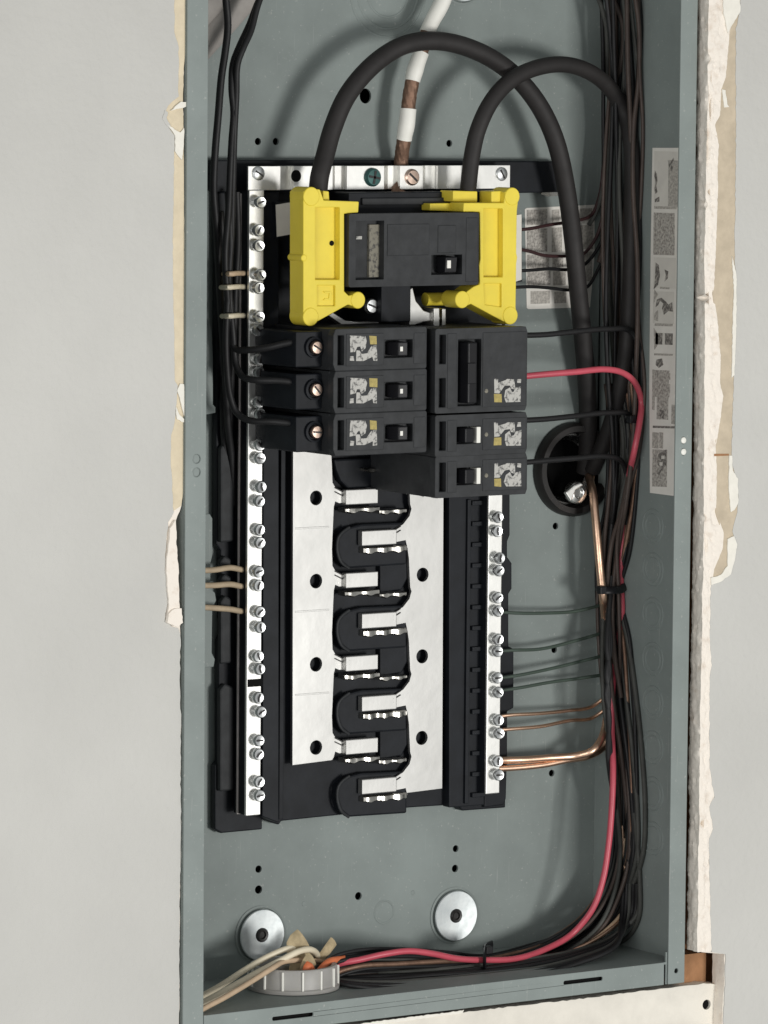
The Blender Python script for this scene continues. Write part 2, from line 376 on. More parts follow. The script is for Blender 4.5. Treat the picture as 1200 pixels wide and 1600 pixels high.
# board below the box, stud and dark cavity behind
pb = empty('wall_below', (180, YW, -100), kind='structure')
top_b = [(250,1625), (420,1619), (580,1599), (640,1592), (700,1585), (800,1573), (900,1562), (1000,1549), (1070,1541), (1100,1537), (1124,1538)]
tb = jag(top_b, YW, .3, 3); nh = at(1105, 1570, YW)
plateo('painted_board', tb+[(tb[-1][0], -260), (tb[0][0], -260)], [circ(nh.x, nh.z, 3.2, 16)], YW+.6, YW+12, 'patch_paint', pb)
bm = bmesh.new(); lathe(bm, [(3.0, 0), (2.4, 2.5), (.2, 4)], (nh.x, YW+2.5, nh.z), 'y', 16); obj('nail_hole', bm, 'dark_hole', pb)
flake('board_chip', [(560,1600), (600,1594), (690,1583), (725,1578), (722,1583), (640,1594), (600,1599)], YW-.4, YW+.8, 'white_paper', pb)
s0 = at(1074, 1500, 26).x
boxo('stud', W+4, W+62, 28, 118, -500, 1200, 'wood', kind='structure')
boxo('stud_block', W+3, at(1103,1515,12).x, 12, 26, at(1090,1541,18).z-4, at(1090,1486,18).z, 'wood', pb)
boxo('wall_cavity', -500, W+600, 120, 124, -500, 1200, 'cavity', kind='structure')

# ------------------------------------------------------------------ the enclosure
enc = empty('panel_enclosure', (W/2, D, ZLIP), 'grey green painted steel electrical box set into the drywall opening', 'electrical box')
def bxz(px, py): return xz(px, py, D)
holes = [(403,221,2.2), (431,221,2.2), (702,224,2.2), (404,1358,2.3), (404,1390,2.6), (712,1326,2.2), (711,1357,2.4), (560,1400,2.5), (868,822,2.2), (866,1015,2.2), (862,1208,2.2)]
hl = [circ(*bxz(x, y), r, 14) for x, y, r in holes]
hl.append(circ(*bxz(571,150), 4.2, 18, 4.6))
hub_c = bxz(893, 733)
hl.append(circ(*hub_c, 27, 40))
plateo('back_panel', rect(.8, W-.8, ZLIP-2, ZTOP), hl, D, D+1.5, 'grey_enamel', enc)
boxo('hole_backing', 3, W-3, D+7, D+8, ZLIP, ZTOP, 'dark_hole', enc) if False else None
# dimples (shallow embossed marks)
for x, y, r in ((475,1412,1.6), (645,1395,1.6)):
    c = bxz(x, y); bm = bmesh.new(); lathe(bm, [(r, .02), (r*.9, -.25), (r*.2, -.35)], (c[0], D, c[1]), 'y', 16); obj('dimple', bm, 'grey_enamel', enc, 0, True)
def ring_emboss(name, c, r, w, h, axis='y', base=D, sgn=-1, mt='grey_enamel'):
    bm = bmesh.new()
    pr = [(r-w, .05*-sgn), (r-w*.5, h*sgn), (r+w*.5, h*sgn), (r+w, .05*-sgn)]
    lathe(bm, pr, c, axis, 40, close=True); return obj(name, bm, mt, enc, 0, True)
c = bxz(600,1425); ring_emboss('knockout_ring', (c[0], D, c[1]), 7, .7, .28)
c = bxz(606,-12)
for r in (15, 22, 27): ring_emboss('knockout_ring', (c[0], D, c[1]), r, .8, .4)
# sides: plain sheets and front flanges
boxo('left_side', 0, 1.5, 1.5, D-.05, ZLIP-14, ZTOP, 'grey_enamel', enc)
bm = bmesh.new(); box(bm, W-1.5, W, 1.5, D-.05, ZLIP-14, ZTOP); obj('right_side', bm, 'grey_enamel', enc)
lf = [xz(305,711,0), xz(305,735,0)]
sl = [circ(*xz(307.5,717,0), 2.6, 14), circ(*xz(307.5,738,0), 2.6, 14)]
xi = at(322, 800, 0).x
plateo('left_flange', rect(0, xi, ZLIP-14, ZTOP), sl, 0, 1.45, 'grey_enamel', enc, .5)
for q in ((307.5,717), (307.5,738)):
    c = at(*q, 0); bm = bmesh.new(); lathe(bm, [(2.4, 1.0), (.2, 1.2)], (c.x, 0, c.z), 'y', 14); obj('rivet', bm, 'grey_enamel', enc)
xr = at(1054, 800, 0).x
c = at(1057, 1517, 0)
plateo('right_flange', rect(xr, W, ZLIP-14, ZTOP), [circ(c.x, c.z, 1.5, 12), circ(*xz(1068,688,0), 1.7, 12, 2.2), circ(*xz(1068,706,0), 1.7, 12, 2.2)], 0, 1.45, 'grey_enamel', enc, .5)
for q in ((1068,688), (1068,706)):
    c = at(*q, 0); bm = bmesh.new(); lathe(bm, [(2.0, .6), (1.9, -.3), (1.2, -.7), (.1, -.8)], (c.x, 0, c.z), 'y', 14); obj('bright_rivet', bm, 'white_tape', enc, 0, True)
# bottom: floor sheet and front lip with slots
boxo('floor_sheet', 1.6, W-1.6, 1.5, D-.05, ZLIP-1.6, ZLIP-.2, 'grey_enamel', enc)
def slot(px0, px1, py0, py1, h=1.2):
    a = at(px0, py0, 0); b = at(px1, py1, 0); z = (a.z+b.z)/2
    return rrect(a.x, b.x, z-h, z+h, h*.9)
sls = [slot(881, 942, 1536, 1529), slot(426, 490, 1592, 1585)]
lx0 = xi+.3; lx1 = at(1038, 1510, 0).x
plateo('bottom_lip', rect(lx0, lx1, ZLIP-14, ZLIP), sls, .1, 1.4, 'grey_enamel', enc, .4)
boxo('lip_backing', lx0, lx1, 3.5, 4.5, ZLIP-14, ZLIP-2, 'dark_hole', enc)
boxo('corner_tab', lx1+2.2, xr+1, 1.6, 2.6, ZLIP-14, ZLIP+6, 'grey_enamel', enc)
boxo('top_sheet', 1.6, W-1.6, 1.5, D-.05, ZTOP-1.5, ZTOP, 'grey_enamel', enc)
# knockouts on right side wall
for i, y in enumerate((822, 890, 960, 1030, 1098, 1130+38, 1240, 1310)):
    p = atx(1020, y, W-1.5)
    for r in (10.5, 7.5):
        bm = bmesh.new(); lathe(bm, [(r-.5, .05), (r-.2, -.35), (r+.2, -.35), (r+.5, .05)], (W-1.5, p.y, p.z), 'x', 32, close=True)
        obj('knockout_ring', bm, 'grey_enamel', enc, 0, True)

# mounting washers
def washer(px, py, label):
    c = at(px, py, D); t = empty('fender_washer', (c.x, D, c.z), label, 'washer', 'fender washers holding the box')
    bm = bmesh.new(); lathe(bm, [(17.5, .1), (17.8, -.5), (16.5, -.9), (16, -.2)], (c.x, D, c.z), 'y', 40, close=True); obj('dimple_rim', bm, 'grey_enamel', t, 0, True)
    bm = bmesh.new()
    lathe(bm, [(4.2, -2.4), (9, -2.7), (13, -3.0), (15.3, -3.2), (15.7, -2.6), (13, -1.8), (4.2, -1.2)], (c.x, D, c.z), 'y', 48, close=True)
    obj('disc', bm, 'washer_zinc', t, 0, True)
    bm = bmesh.new(); lathe(bm, [(4.4, -1.0), (4.4, -2.9), (3.6, -3.8), (2.4, -3.6), (2.0, -2.2), (.2, -2.2)], (c.x, D, c.z), 'y', 20); obj('screw_head', bm, 'hub_black', t, 0, True)
    return t
washer(406, 1460, 'round zinc washer with dark screw above the white plastic bushing')
washer(709, 1430, 'round zinc washer with dark screw above the cable tie')
washer(722, -38, 'round zinc washer cut by the top edge of the photo')

# ------------------------------------------------------------------ bus assembly (black tray, tin plated bars, terminal bars)
bus = empty('bus_assembly', (W/2, D, at(600,1270,88).z), 'black plastic tray with tin plated bus bars and terminal bars inside the box', 'bus panel')
YT = 87.0
tray = [(412,252), (790,252), (790,1090), (790,1262), (722,1267), (716,1257), (640,1262), (440,1283), (436,1289), (410,1280)]
plateo('tray', poly(tray, YT), [], YT, D-.3, 'black_plastic', bus, .8)
plateo('top_tray', poly([(334,250), (600,250), (870,252), (880,256), (886,266), (884,300), (800,302), (334,300)], 85), [], 85, 92, 'black_plastic', bus, .8)
bt = bus
# neutral bar carrier on the left
plateo('bar_carrier', poly([(338,300), (410,300), (410,1296), (346,1302), (336,1296), (336,1195), (342,1190), (342,1000), (350,985), (345,965), (345,860), (338,850), (338,640)], 88), [], 88, 93, 'black_plastic', bus, .8)
# folded steel tabs of the box seen left of the carrier
plateo('mounting_tab', poly([(300,497), (324,497), (331,515), (333,560), (333,632), (337,636), (337,645), (322,648), (300,648)], 82), [], 82, 83.5, 'grey_enamel', enc, .4)
plateo('mounting_tab', poly([(300,803), (328,803), (332,810), (332,868), (329,880), (329,920), (336,926), (338,938), (332,950), (331,1020), (336,1030), (334,1042), (300,1044)], 82), [], 82, 83.5, 'grey_enamel', enc, .4)
# ribs on the carrier
for y0, y1, x0, x1 in ((690,846,345,366), (868,884,344,362), (896,912,344,362), (930,1036,345,362), (1068,1235,344,366)):
    plateo('carrier_rib', poly([(x0, y0+10), (x0+8, y0), (x1, y0+6), (x1, y1), (x0, y1+2)], 84), [], 84, 88.2, 'breaker_plastic', bus, 1.2)
plateo('carrier_wall', poly([(413,300), (436,300), (436,1286), (410,1276)], 76), [], 76, YT+.5, 'black_plastic', bus, .6)
# right breaker rail with slots
plateo('breaker_rail', poly([(702,770), (757,770), (757,1258), (702,1262)], 80), [], 80, YT+.5, 'black_plastic', bus, .6)
for k in range(15):
    a = at(742, 786+k*32.6, 78); boxo('rail_rib', a.x-2, a.x+8, 77.6, 80.2, a.z-1.4, a.z+1.4, 'black_plastic', bus, .3)
a = at(733, 780, 79); b = at(733, 1255, 79); boxo('rail_ridge', a.x-1.5, a.x+1, 78, 80.2, b.z, a.z, 'black_plastic', bus, .3)
plateo('ground_carrier', poly([(758,770), (797,770), (797,836), (793,846), (793,870), (800,880), (800,920), (795,928), (795,1010), (803,1014), (803,1106), (793,1112), (793,1180), (791,1248), (787,1258), (757,1262)], 84), [], 84, D-.4, 'black_plastic', bus, .8)
# left barrier wall beside left bus bar
a = at(443, 700, 82); b = at(443, 1280, 82); boxo('barrier_ridge', a.x-1.5, a.x+1.5, 82, YT+.4, b.z, a.z, 'black_plastic', bus, .4)

# bus bars with concave fillets above each stab
YB = 80.0
def bus_left():
    q = [(458,700), (518,706)]
    for k in range(4):
        y = 776+k*130.3
        q += [(519, y-48), (520, y-22), (524, y-15), (532, y-9), (544, y-6.5), (544, y+9), (530, y+10.5), (524, y+8), (522, y+16)]
    q += [(519,1188), (457,1196)]
    return q
def bus_right():
    q = [(693,776), (676,774), (668,770), (662,776), (654,774), (650,766), (640,764)]
    for k in range(4):
        y = 840+k*129.2
        q += [(641, y-62+10), (643, y-45), (640, y-34), (630, y-21), (618, y-14), (614, y+8), (634, y+4), (637, y+18), (639, y+32)]
    q[-1] = (636,1239); q += [(691,1232)]
    return q
hL = [circ(*xz(494, 778+i*130, YB), 4.3, 24) for i in range(4)]
hR = [circ(*xz(660.5-i*.7, 898+i*127.5, YB), 4.3, 24) for i in range(3)]
plateo('bus_bar', poly(bus_left(), YB), hL, YB, YB+2.4, 'tin_plate', bus, .25, label='left tin plated bus bar with round holes')
plateo('bus_bar', poly(bus_right(), YB), hR, YB, YB+2.4, 'tin_plate', bus, .25, label='right tin plated bus bar with round holes')
# faint stamped steps on the left bar
for k in range(3):
    y = 826+k*130
    a = at(461, y, YB); b = at(514, y-2, YB); boxo('stamp_line', a.x, b.x, YB-.22, YB+.5, a.z-.5, a.z+.5, 'tin_plate', bus, .15)
# insulating barriers between the stabs (rounded D shapes)
for k in range(5):
    y = 848+k*129.5 if k else 0
    if k == 0:
        o = [(522,718), (560,716), (640,716), (640,755), (600,760), (545,764), (533,752), (526,735)]
    else:
        y = 846+(k-1)*129.6
        o = [(546,y-22), (566,y-27), (636,y-30), (636,y+36), (545,y+42), (533,y+32), (527,y+12), (529,y-6), (536,y-15)]
    plateo('barrier', poly(o, 81), [], 81, YT+.3, 'black_plastic', bus, 1.2)
    if k:
        rim = [(546,y-22), (536,y-15), (529,y-6), (527,y+12), (533,y+32), (545,y+42)]
        wire('barrier_rim', [(px, py, 80.4) for px, py in rim], .9, 'breaker_plastic', bus, 2, 8)
for k in range(3):
    y = 876+k*129.6+ (0)
    plateo('barrier', poly([(594,y-4), (630,y-8), (637,y+2), (637,y+28), (628,y+46), (594,y+52)], 82.5), [], 82.5, YT+.3, 'black_plastic', bus, 1.0)
# stabs
def stab(x0, x1, yc, root, h=11.2):
    a = at(x0, yc, 75.5); b = at(x1, yc, 75.5); z = (a.z+b.z)/2
    st = boxo('stab', a.x, b.x, 75.5, 80.4, z-h/2.58*1.05, z+h/2.58*1.05, 'tin_plate', bus, .5)
    # slanted fold at the root, its shade lines put in as dark rods
    sgn = 1 if root == 'l' else -1
    xr_ = a.x if root == 'l' else b.x
    for dz in (2.6, .2):
        bm = bmesh.new(); sweep(bm, [Vector((xr_-sgn*5.5, 79.6, z+dz+3.2)), Vector((xr_+sgn*.4, 79.2, z+dz+.4)), Vector((xr_+sgn*2.6, 75.6, z+dz-.5))], .33, 6)
        obj('crease_shade', bm, 'hub_black', st, 0, True)
    return st
def contact(x0, x1, yc, blobs, band=0):
    """wavy spring contact that stands below a stab; band adds a flat strip along its top"""
    n = blobs*8
    a = at(x0, yc, 77); b = at(x1, yc, 77); z = (a.z+b.z)/2; k0 = R.uniform(0, 9)
    bm = bmesh.new(); rows = []
    for i in range(n+1):
        t = i/n; x = a.x+(b.x-a.x)*t; ph = t*blobs*2*math.pi
        w = .5+.5*math.sin(ph-1.2); irr = mnoise.noise(Vector((t*6+k0, k0, 0)))
        top = z+.9+band+.4*irr; bot = z-1.1-.9*w*w-.4*irr; yf = 76.0-.9*w+.8*irr
        rows.append([bm.verts.new((x, yf+1.2, top)), bm.verts.new((x, yf+.1, top-.6)), bm.verts.new((x, yf-.2*w, bot+.7)), bm.verts.new((x, yf+1.0, bot)), bm.verts.new((x, 84, bot+.3)), bm.verts.new((x, 84, top))])
    for p, q in zip(rows, rows[1:]):
        for k in range(6): bm.faces.new((p[k], p[(k+1) % 6], q[(k+1) % 6], q[k]))
    bm.faces.new(rows[0]); bm.faces.new(list(reversed(rows[-1])))
    return obj('spring_contact', bm, 'tin_stab', bus, 0, True)
for k in range(4):
    y = 776+k*130.0
    stab(541, 591, y, 'l'); contact(538, 592, y+21, 2, .9); contact(592, 634, y+23, 2, .5)
    y = 840+k*129.2
    stab(566, 620, y, 'r'); contact(567, 634, y+20, 3, 1.5)
contact(568, 620, 733, 2)

# top strap across the neutral: bent strip
def strap():
    prof = [(388,72), (438,72), (452,77), (458,77), (459,72), (514,72), (520,72), (523,76), (538,76), (542,71), (600,71), (606,76), (622,76), (625,70), (661,70), (664,76), (680,76), (684,72), (720,72), (738,73), (742,71), (797,71)]
    zc = at(600, 259, 71).z; z1 = at(600, 296, 71).z
    pts = [(at(x, 277, y).x, y) for x, y in prof]
    bm = bmesh.new(); th = 1.6
    fr = [(bm.verts.new((x, y, z1)), bm.verts.new((x, y, zc)), bm.verts.new((x, y+th, zc)), bm.verts.new((x, y+th, z1))) for x, y in pts]
    for p, q in zip(fr, fr[1:]):
        for k in range(4): bm.faces.new((p[k], p[(k+1) % 4], q[(k+1) % 4], q[k]))
    bm.faces.new(fr[0]); bm.faces.new(list(reversed(fr[-1])))
    return obj('neutral_strap', bm, 'tin_bright', bus, .2)
stp = strap()
def screw_head(px, py, Y, r, m, parent, slot_a=35, name='screw', h=1.6, cross=False):
    c = at(px, py, Y); bm = bmesh.new()
    lathe(bm, [(r, 0), (r, -h*.55), (r*.82, -h), (.1, -h*1.1)], (c.x, Y, c.z), 'y', 20); s = obj(name, bm, m, parent, 0, True)
    for a in ((slot_a, slot_a+90) if cross else (slot_a,)):
        bm = bmesh.new(); box(bm, -r*.72, r*.72, -.15, .3, -r*.13, r*.13)
        bmesh.ops.rotate(bm, verts=bm.verts, cent=(0, 0, 0), matrix=Matrix.Rotation(math.radians(a), 3, 'Y'))
        for v in bm.verts: v.co += Vector((c.x, Y-h*1.1, c.z))
        obj('slot', bm, 'hub_black', s)
    return s
screw_head(403, 271, 72, 4.2, 'zinc_screw', stp, 30)
screw_head(581, 277, 71, 5.6, 'green_screw', stp, 10, cross=True, h=3)
screw_head(643, 277, 70, 5, 'brass_screw', stp, 40, h=2)
screw_head(783, 272, 71, 4.2, 'zinc_screw', stp, 60)
c = at(462.5, 275, 72); bm = bmesh.new(); lathe(bm, [(3.6, -.12), (3.4, -.2), (.1, -.2)], (c.x, 72, c.z), 'y', 20); obj('strap_hole', bm, 'dark_hole', stp)
plateo('neutral_lug', poly([(626,258), (660,257), (660,297), (626,298)], 68.5), [], 68.5, 70.2, 'tin_plate', stp, .4) if False else None

# terminal bars
bm = bmesh.new(); lathe(bm, [(2.3, 1.5), (2.3, -3.2), (3.55, -3.4), (3.7, -4.0), (3.6, -5.6), (3.1, -6.3), (1.2, -6.0), (.1, -5.7)], (0, 0, 0), 'y', 16)
for v in bm.verts: v.co *= S
me = bpy.data.meshes.new('terminal_screw')
bmesh.ops.recalc_face_normals(bm, faces=bm.faces); bm.to_mesh(me); bm.free(); me.materials.append(M['zinc_screw'])
me.polygons.foreach_set('use_smooth', [True]*len(me.polygons)); me.set_sharp_from_angle(angle=math.radians(42))
bm = bmesh.new(); box(bm, -2.4*S, 2.4*S, -6.5*S, -5.6*S, -.5*S, .5*S)
sme = bpy.data.meshes.new('slot'); bm.to_mesh(sme); bm.free(); sme.materials.append(M['hub_black'])
class H: pass
def terminal_bar(x0, x1, ytop, ybot, Y, screws, label, sx):
    a = at(x0, (ytop+ybot)/2, Y); b = at(x1, (ytop+ybot)/2, Y)
    zt = at((x0+x1)/2, ytop, Y).z; zb = at((x0+x1)/2, ybot, Y).z
    bar = boxo('terminal_bar', a.x, b.x, Y, Y+2.2, zb, zt, 'tin_bright', bus, .5, label=label)
    boxo('bar_insulator', a.x+.3, b.x-.3, Y+2.2, 84, zb+.5, zt-.5, 'black_plastic', bus)
    h = H(); h.data = me; g = H(); g.data = sme
    for y in screws:
        c = at(sx, y, Y); an = R.uniform(0, 3.14)
        c.x += R.uniform(-.5, .5)
        sc = share('terminal_screw', h, bar, (c.x, Y+R.uniform(-.6, 1.5), c.z))
        sc.rotation_euler = (R.uniform(-.06, .06), an, R.uniform(-.06, .06))
        # the wire hole: a darker clamp block beside the screw
        sl_ = bpy.data.objects.new('slot', sme); scene.collection.objects.link(sl_); sl_.parent = sc
    return bar
LS = [316, 360, 383, 429, 449.5, 494.5, 515, 561, 581.5, 627.5, 646, 694, 716, 760, 782, 827, 847.5, 891.5, 914, 955, 979, 1024, 1044, 1089, 1111, 1155.6, 1177.5, 1220, 1241]
terminal_bar(387, 410, 297, 1274, 70, LS, 'long left terminal bar with paired screws', 398.5)
terminal_bar(761.5, 783, 773, 1240, 71, [807, 829, 871, 891, 933, 954, 998, 1017, 1058, 1081, 1124, 1145, 1188, 1209], 'right ground bar with paired screws', 771.5)
a = at(373, 800, 79); b = at(380.5, 800, 79)
boxo('side_rail', a.x, b.x, 79, 80.5, at(376, 1272, 79).z, at(376, 302, 79).z, 'side_rail', bus, .3)
# dark wire holes seen between the rail and the bar
for y in (1067,):
    a = at(399, y, 69.6); boxo('bar_gap', a.x-5.2, a.x+5.2, 69.7, 71, a.z-2.3, a.z+2.3, 'dark_hole', bus)
# small labels on the tray either side of the main breaker
plateo('tray_label', poly([(431,320), (455,316), (455,366), (433,370)], 72), [], 72, 72.4, 'label_paper', bus)
plateo('label_block', poly([(430,316), (456,314), (456,368), (432,373)], 72.5), [], 72.5, YT, 'black_plastic', bus)
plateo('tray_label', poly([(806,336), (815,335), (815,437), (806,440)], 60), [], 60, 60.4, 'label_pale', bus)
plateo('label_block', poly([(800,336), (815.5,335), (815.5,440), (800,442)], 60.5), [], 60.5, YT, 'black_plastic', bus)

# ------------------------------------------------------------------ main breaker
mb = empty('main_breaker', at(646, 447, 84), 'large dark grey main breaker between the two yellow covers', 'breaker')
YM = 30.0
def face_rect(px0, px1, py0, py1, Y):
    a = at(px0, (py0+py1)/2, Y); b = at(px1, (py0+py1)/2, Y); t = at((px0+px1)/2, py0, Y); u = at((px0+px1)/2, py1, Y)
    return a.x, b.x, u.z, t.z
x0, x1, z0, z1 = face_rect(545, 748, 333, 447, YM)
kx = lambda px, py, Y=YM: at(px, py, Y)
pk = face_rect(674, 722, 398, 429, YM); gr = face_rect(556, 600, 345, 437, YM)
plateo('face', rrect(x0, x1, z0, z1, 1.5), [rect(*pk), rect(*gr)], YM, YM+7, 'breaker_plastic', mb, .6)
boxo('body', x0+.6, x1-.6, YM+7, 84, z0+.6, z1-.6, 'breaker_plastic', mb, .5)
a = face_rect(577, 592.5, 351, 433, YM+5)
boxo('rating_strip', a[0], a[1], YM+5, YM+7.2, a[2], a[3], 'print_beige', mb)
a = face_rect(558, 567, 369, 374, YM+5); boxo('face_mark', a[0], a[1], YM+6, YM+7.2, a[2], a[3], 'print_white', mb)
h0 = face_rect(690, 708, 400, 427, YM)
bm = bmesh.new(); plate(bm, [(YM+6, h0[2]), (YM-3.5, h0[2]+.6), (YM-4.5, h0[3]-.6), (YM+6, h0[3])], [], h0[0], h0[1], mp=lambda u, v, w: (w, u, v)); hd = obj('handle', bm, 'handle_plastic', mb, .5)
a = face_rect(698.5, 704, 407, 419, YM-4.4); boxo('handle_mark', a[0], a[1], YM-4.75, YM-4.0, a[2], a[3], 'white_tape', hd)
for q in ((605, 670, 350, 399), (684, 712, 352, 395)):
    a = face_rect(*q, YM); boxo('raised_panel', a[0], a[1], YM-.5, YM+.3, a[2], a[3], 'breaker_plastic', mb, .3)
a = face_rect(728, 746, 340, 440, YM); boxo('face_step', a[0], a[1], YM-.4, YM+.3, a[2], a[3], 'breaker_plastic', mb, .3)
a = face_rect(596, 642, 440, 503, 48); boxo('lower_body', a[0], a[1], 48, 84, a[2], a[3], 'black_plastic', mb, .6)
a = face_rect(545, 760, 300, 335, 56); boxo('upper_body', a[0], a[1], 56, 84, a[2], a[3], 'black_plastic', mb, .6)
a = face_rect(565, 700, 309, 320, 55); boxo('upper_ledge', a[0], a[1], 54, 57, a[2], a[3], 'breaker_plastic', mb, .6)
# line side lug brackets
plateo('lug_bracket', poly([(640,452), (645,449), (650,470), (662,485), (688,494), (688,500), (662,503), (648,508), (640,508)], 50), [], 50, 62, 'tin_plate', mb, .5)
plateo('lug_bracket', poly([(678,481), (687,481), (687,512), (680,514), (678,508)], 46), [], 46, 60, 'tin_plate', mb, .5)
plateo('lug_bracket', poly([(691,482), (697,482), (697,508), (691,510)], 50), [], 50, 60, 'tin_plate', mb, .5)
plateo('lug_bracket', poly([(513,493), (520,488), (540,501), (560,503), (592,502), (592,507), (556,508), (535,508)], 60), [], 60, 66, 'tin_plate', mb, .4)
screw_head(578, 478, 56, 4.6, 'zinc_screw', mb, 20, h=3)
c = at(771, 509, 60); boxo('lug_tip', c.x-3, c.x+5, 58, 62, c.z-1, c.z+1, 'tin_stab', mb, .3)

# yellow lug covers
def cover(outline, recess, small, label, extra, bulbs, pin=None):
    Y0 = 33.0; P = poly(outline, Y0); c = P[0]
    t = empty('lug_cover', (c[0], 55, c[1]), label, 'lug cover', 'yellow plastic lug covers')
    plateo('shell', P, [poly(recess, Y0), poly(small, Y0)], Y0, Y0+15, 'yellow_plastic', t, .5)
    plateo('recess_floor', poly([(recess[0][0]-3, recess[0][1]-3), (recess[1][0]+3, recess[1][1]-3), (recess[2][0]+3, recess[2][1]+3), (recess[3][0]-3, recess[3][1]+3)], Y0), [], Y0+5, Y0+8, 'yellow_plastic', t)
    plateo('small_floor', poly([(small[0][0]-2, small[0][1]-2), (small[1][0]+2, small[1][1]-2), (small[2][0]+2, small[2][1]+2), (small[3][0]-2, small[3][1]+2)], Y0), [], Y0+2, Y0+4, 'yellow_plastic', t)
    for (bx, by, br) in bulbs:
        q = at(bx, by, Y0); bm = bmesh.new(); lathe(bm, [(br, -.6), (br, 14.9)], (q.x, Y0, q.z), 'y', 24); obj('post', bm, 'yellow_plastic', t, .5, True)
    for e, ya, yb in extra: plateo('tab', poly(e, ya), [], ya, yb, 'yellow_plastic', t, .5)
    if pin:
        q = at(*pin, Y0+5); bm = bmesh.new(); lathe(bm, [(1.6, -.3), (1.4, -.4), (.1, -.4)], (q.x, Y0+5, q.z), 'y', 14); obj('pin_hole', bm, 'dark_hole', t)
    return t
lc = cover([(474,300), (480,294), (500,296), (506,313), (561,315), (560,332), (538,334), (538,455), (545,462), (553,460), (562,461), (566,470), (560,479), (550,478), (544,476), (493,504), (482,507), (474,500), (474,410), (472,403), (474,395)],
      [(493,324), (531,324), (531,437), (493,437)], [(496,446), (524,446), (524,478), (496,478)],
      'yellow plastic lug cover left of the main breaker', [([(505,298), (514,299), (515,315), (505,314)], 38, 50)], [(486,307,5.6), (485,495,5.4), (559,469,5.0), (474.5,403,2.0)], (518,380))
for q in ([(504,455), (516,455), (518,461), (516,469), (504,469), (507,466), (513,466), (514,458), (507,458)],):
    plateo('moulded_mark', poly(q, 35), [], 34.3, 35.3, 'yellow_plastic', lc, .2)
rc = cover([(725,317), (788,317), (789,300), (797,294), (808,299), (810,312), (808,330), (807,395), (808.5,402), (807,412), (806,480), (808,494), (799,505), (786,502), (736,475), (727,479), (715,478), (711,467), (717,457), (728,457), (740,448), (750,444), (749,415), (751,405), (750,331), (724,331)],
      [(756,326), (786,326), (786,433), (756,433)], [(756,443), (784,443), (784,480), (758,476)],
      'yellow plastic lug cover right of the main breaker', [([(708,298), (746,299), (746,316), (708,315)], 44, 58), ([(768,299), (788,298), (788,318), (768,318)], 37, 50), ([(672,318), (726,317), (726,331), (672,329)], 47, 58)],
      [(800,307,5.4), (797,493,5.4), (722,468,5.2)])
bm = bmesh.new(); lathe(bm, [(4, 0), (4, 24)], (at(664,467,62).x, 62, at(690,467,62).z), 'x', 20); obj('guide_pin', bm, 'yellow_plastic', rc, 0, True)

# ------------------------------------------------------------------ branch breakers
YF = 11.0
def glyphs(parent, px0, px1, py0, py1, Y, flip, seed):
    """pale and yellow printed block on a breaker face"""
    g = [('print_white', [(0,0), (.56,0), (.62,.2), (.58,.5), (.42,.62), (.36,.42), (.26,.45), (.2,.62), (0,.66)]),
         ('print_white', [(.22,.56), (.36,.58), (.42,.72), (.62,.7), (.8,.38), (1,.38), (1,1), (.86,1), (.84,.84), (.56,.96), (.5,1), (.24,1)]),
         ('print_white', [(0,.82), (.14,.82), (.14,1), (0,1)]),
         ('print_yellow', [(.72,0), (1,0), (1,.35), (.74,.35)])]
    for m, q in g:
        o = []
        for u, v in q:
            u = u+R.uniform(-.02, .02); v = v+R.uniform(-.02, .02)
            if flip: u, v = 1-u, 1-v
            o.append((px0+(px1-px0)*u, py0+(py1-py0)*v))
        plateo('printed_label', poly(o, Y), [], Y-.06, Y+.1, m, parent)
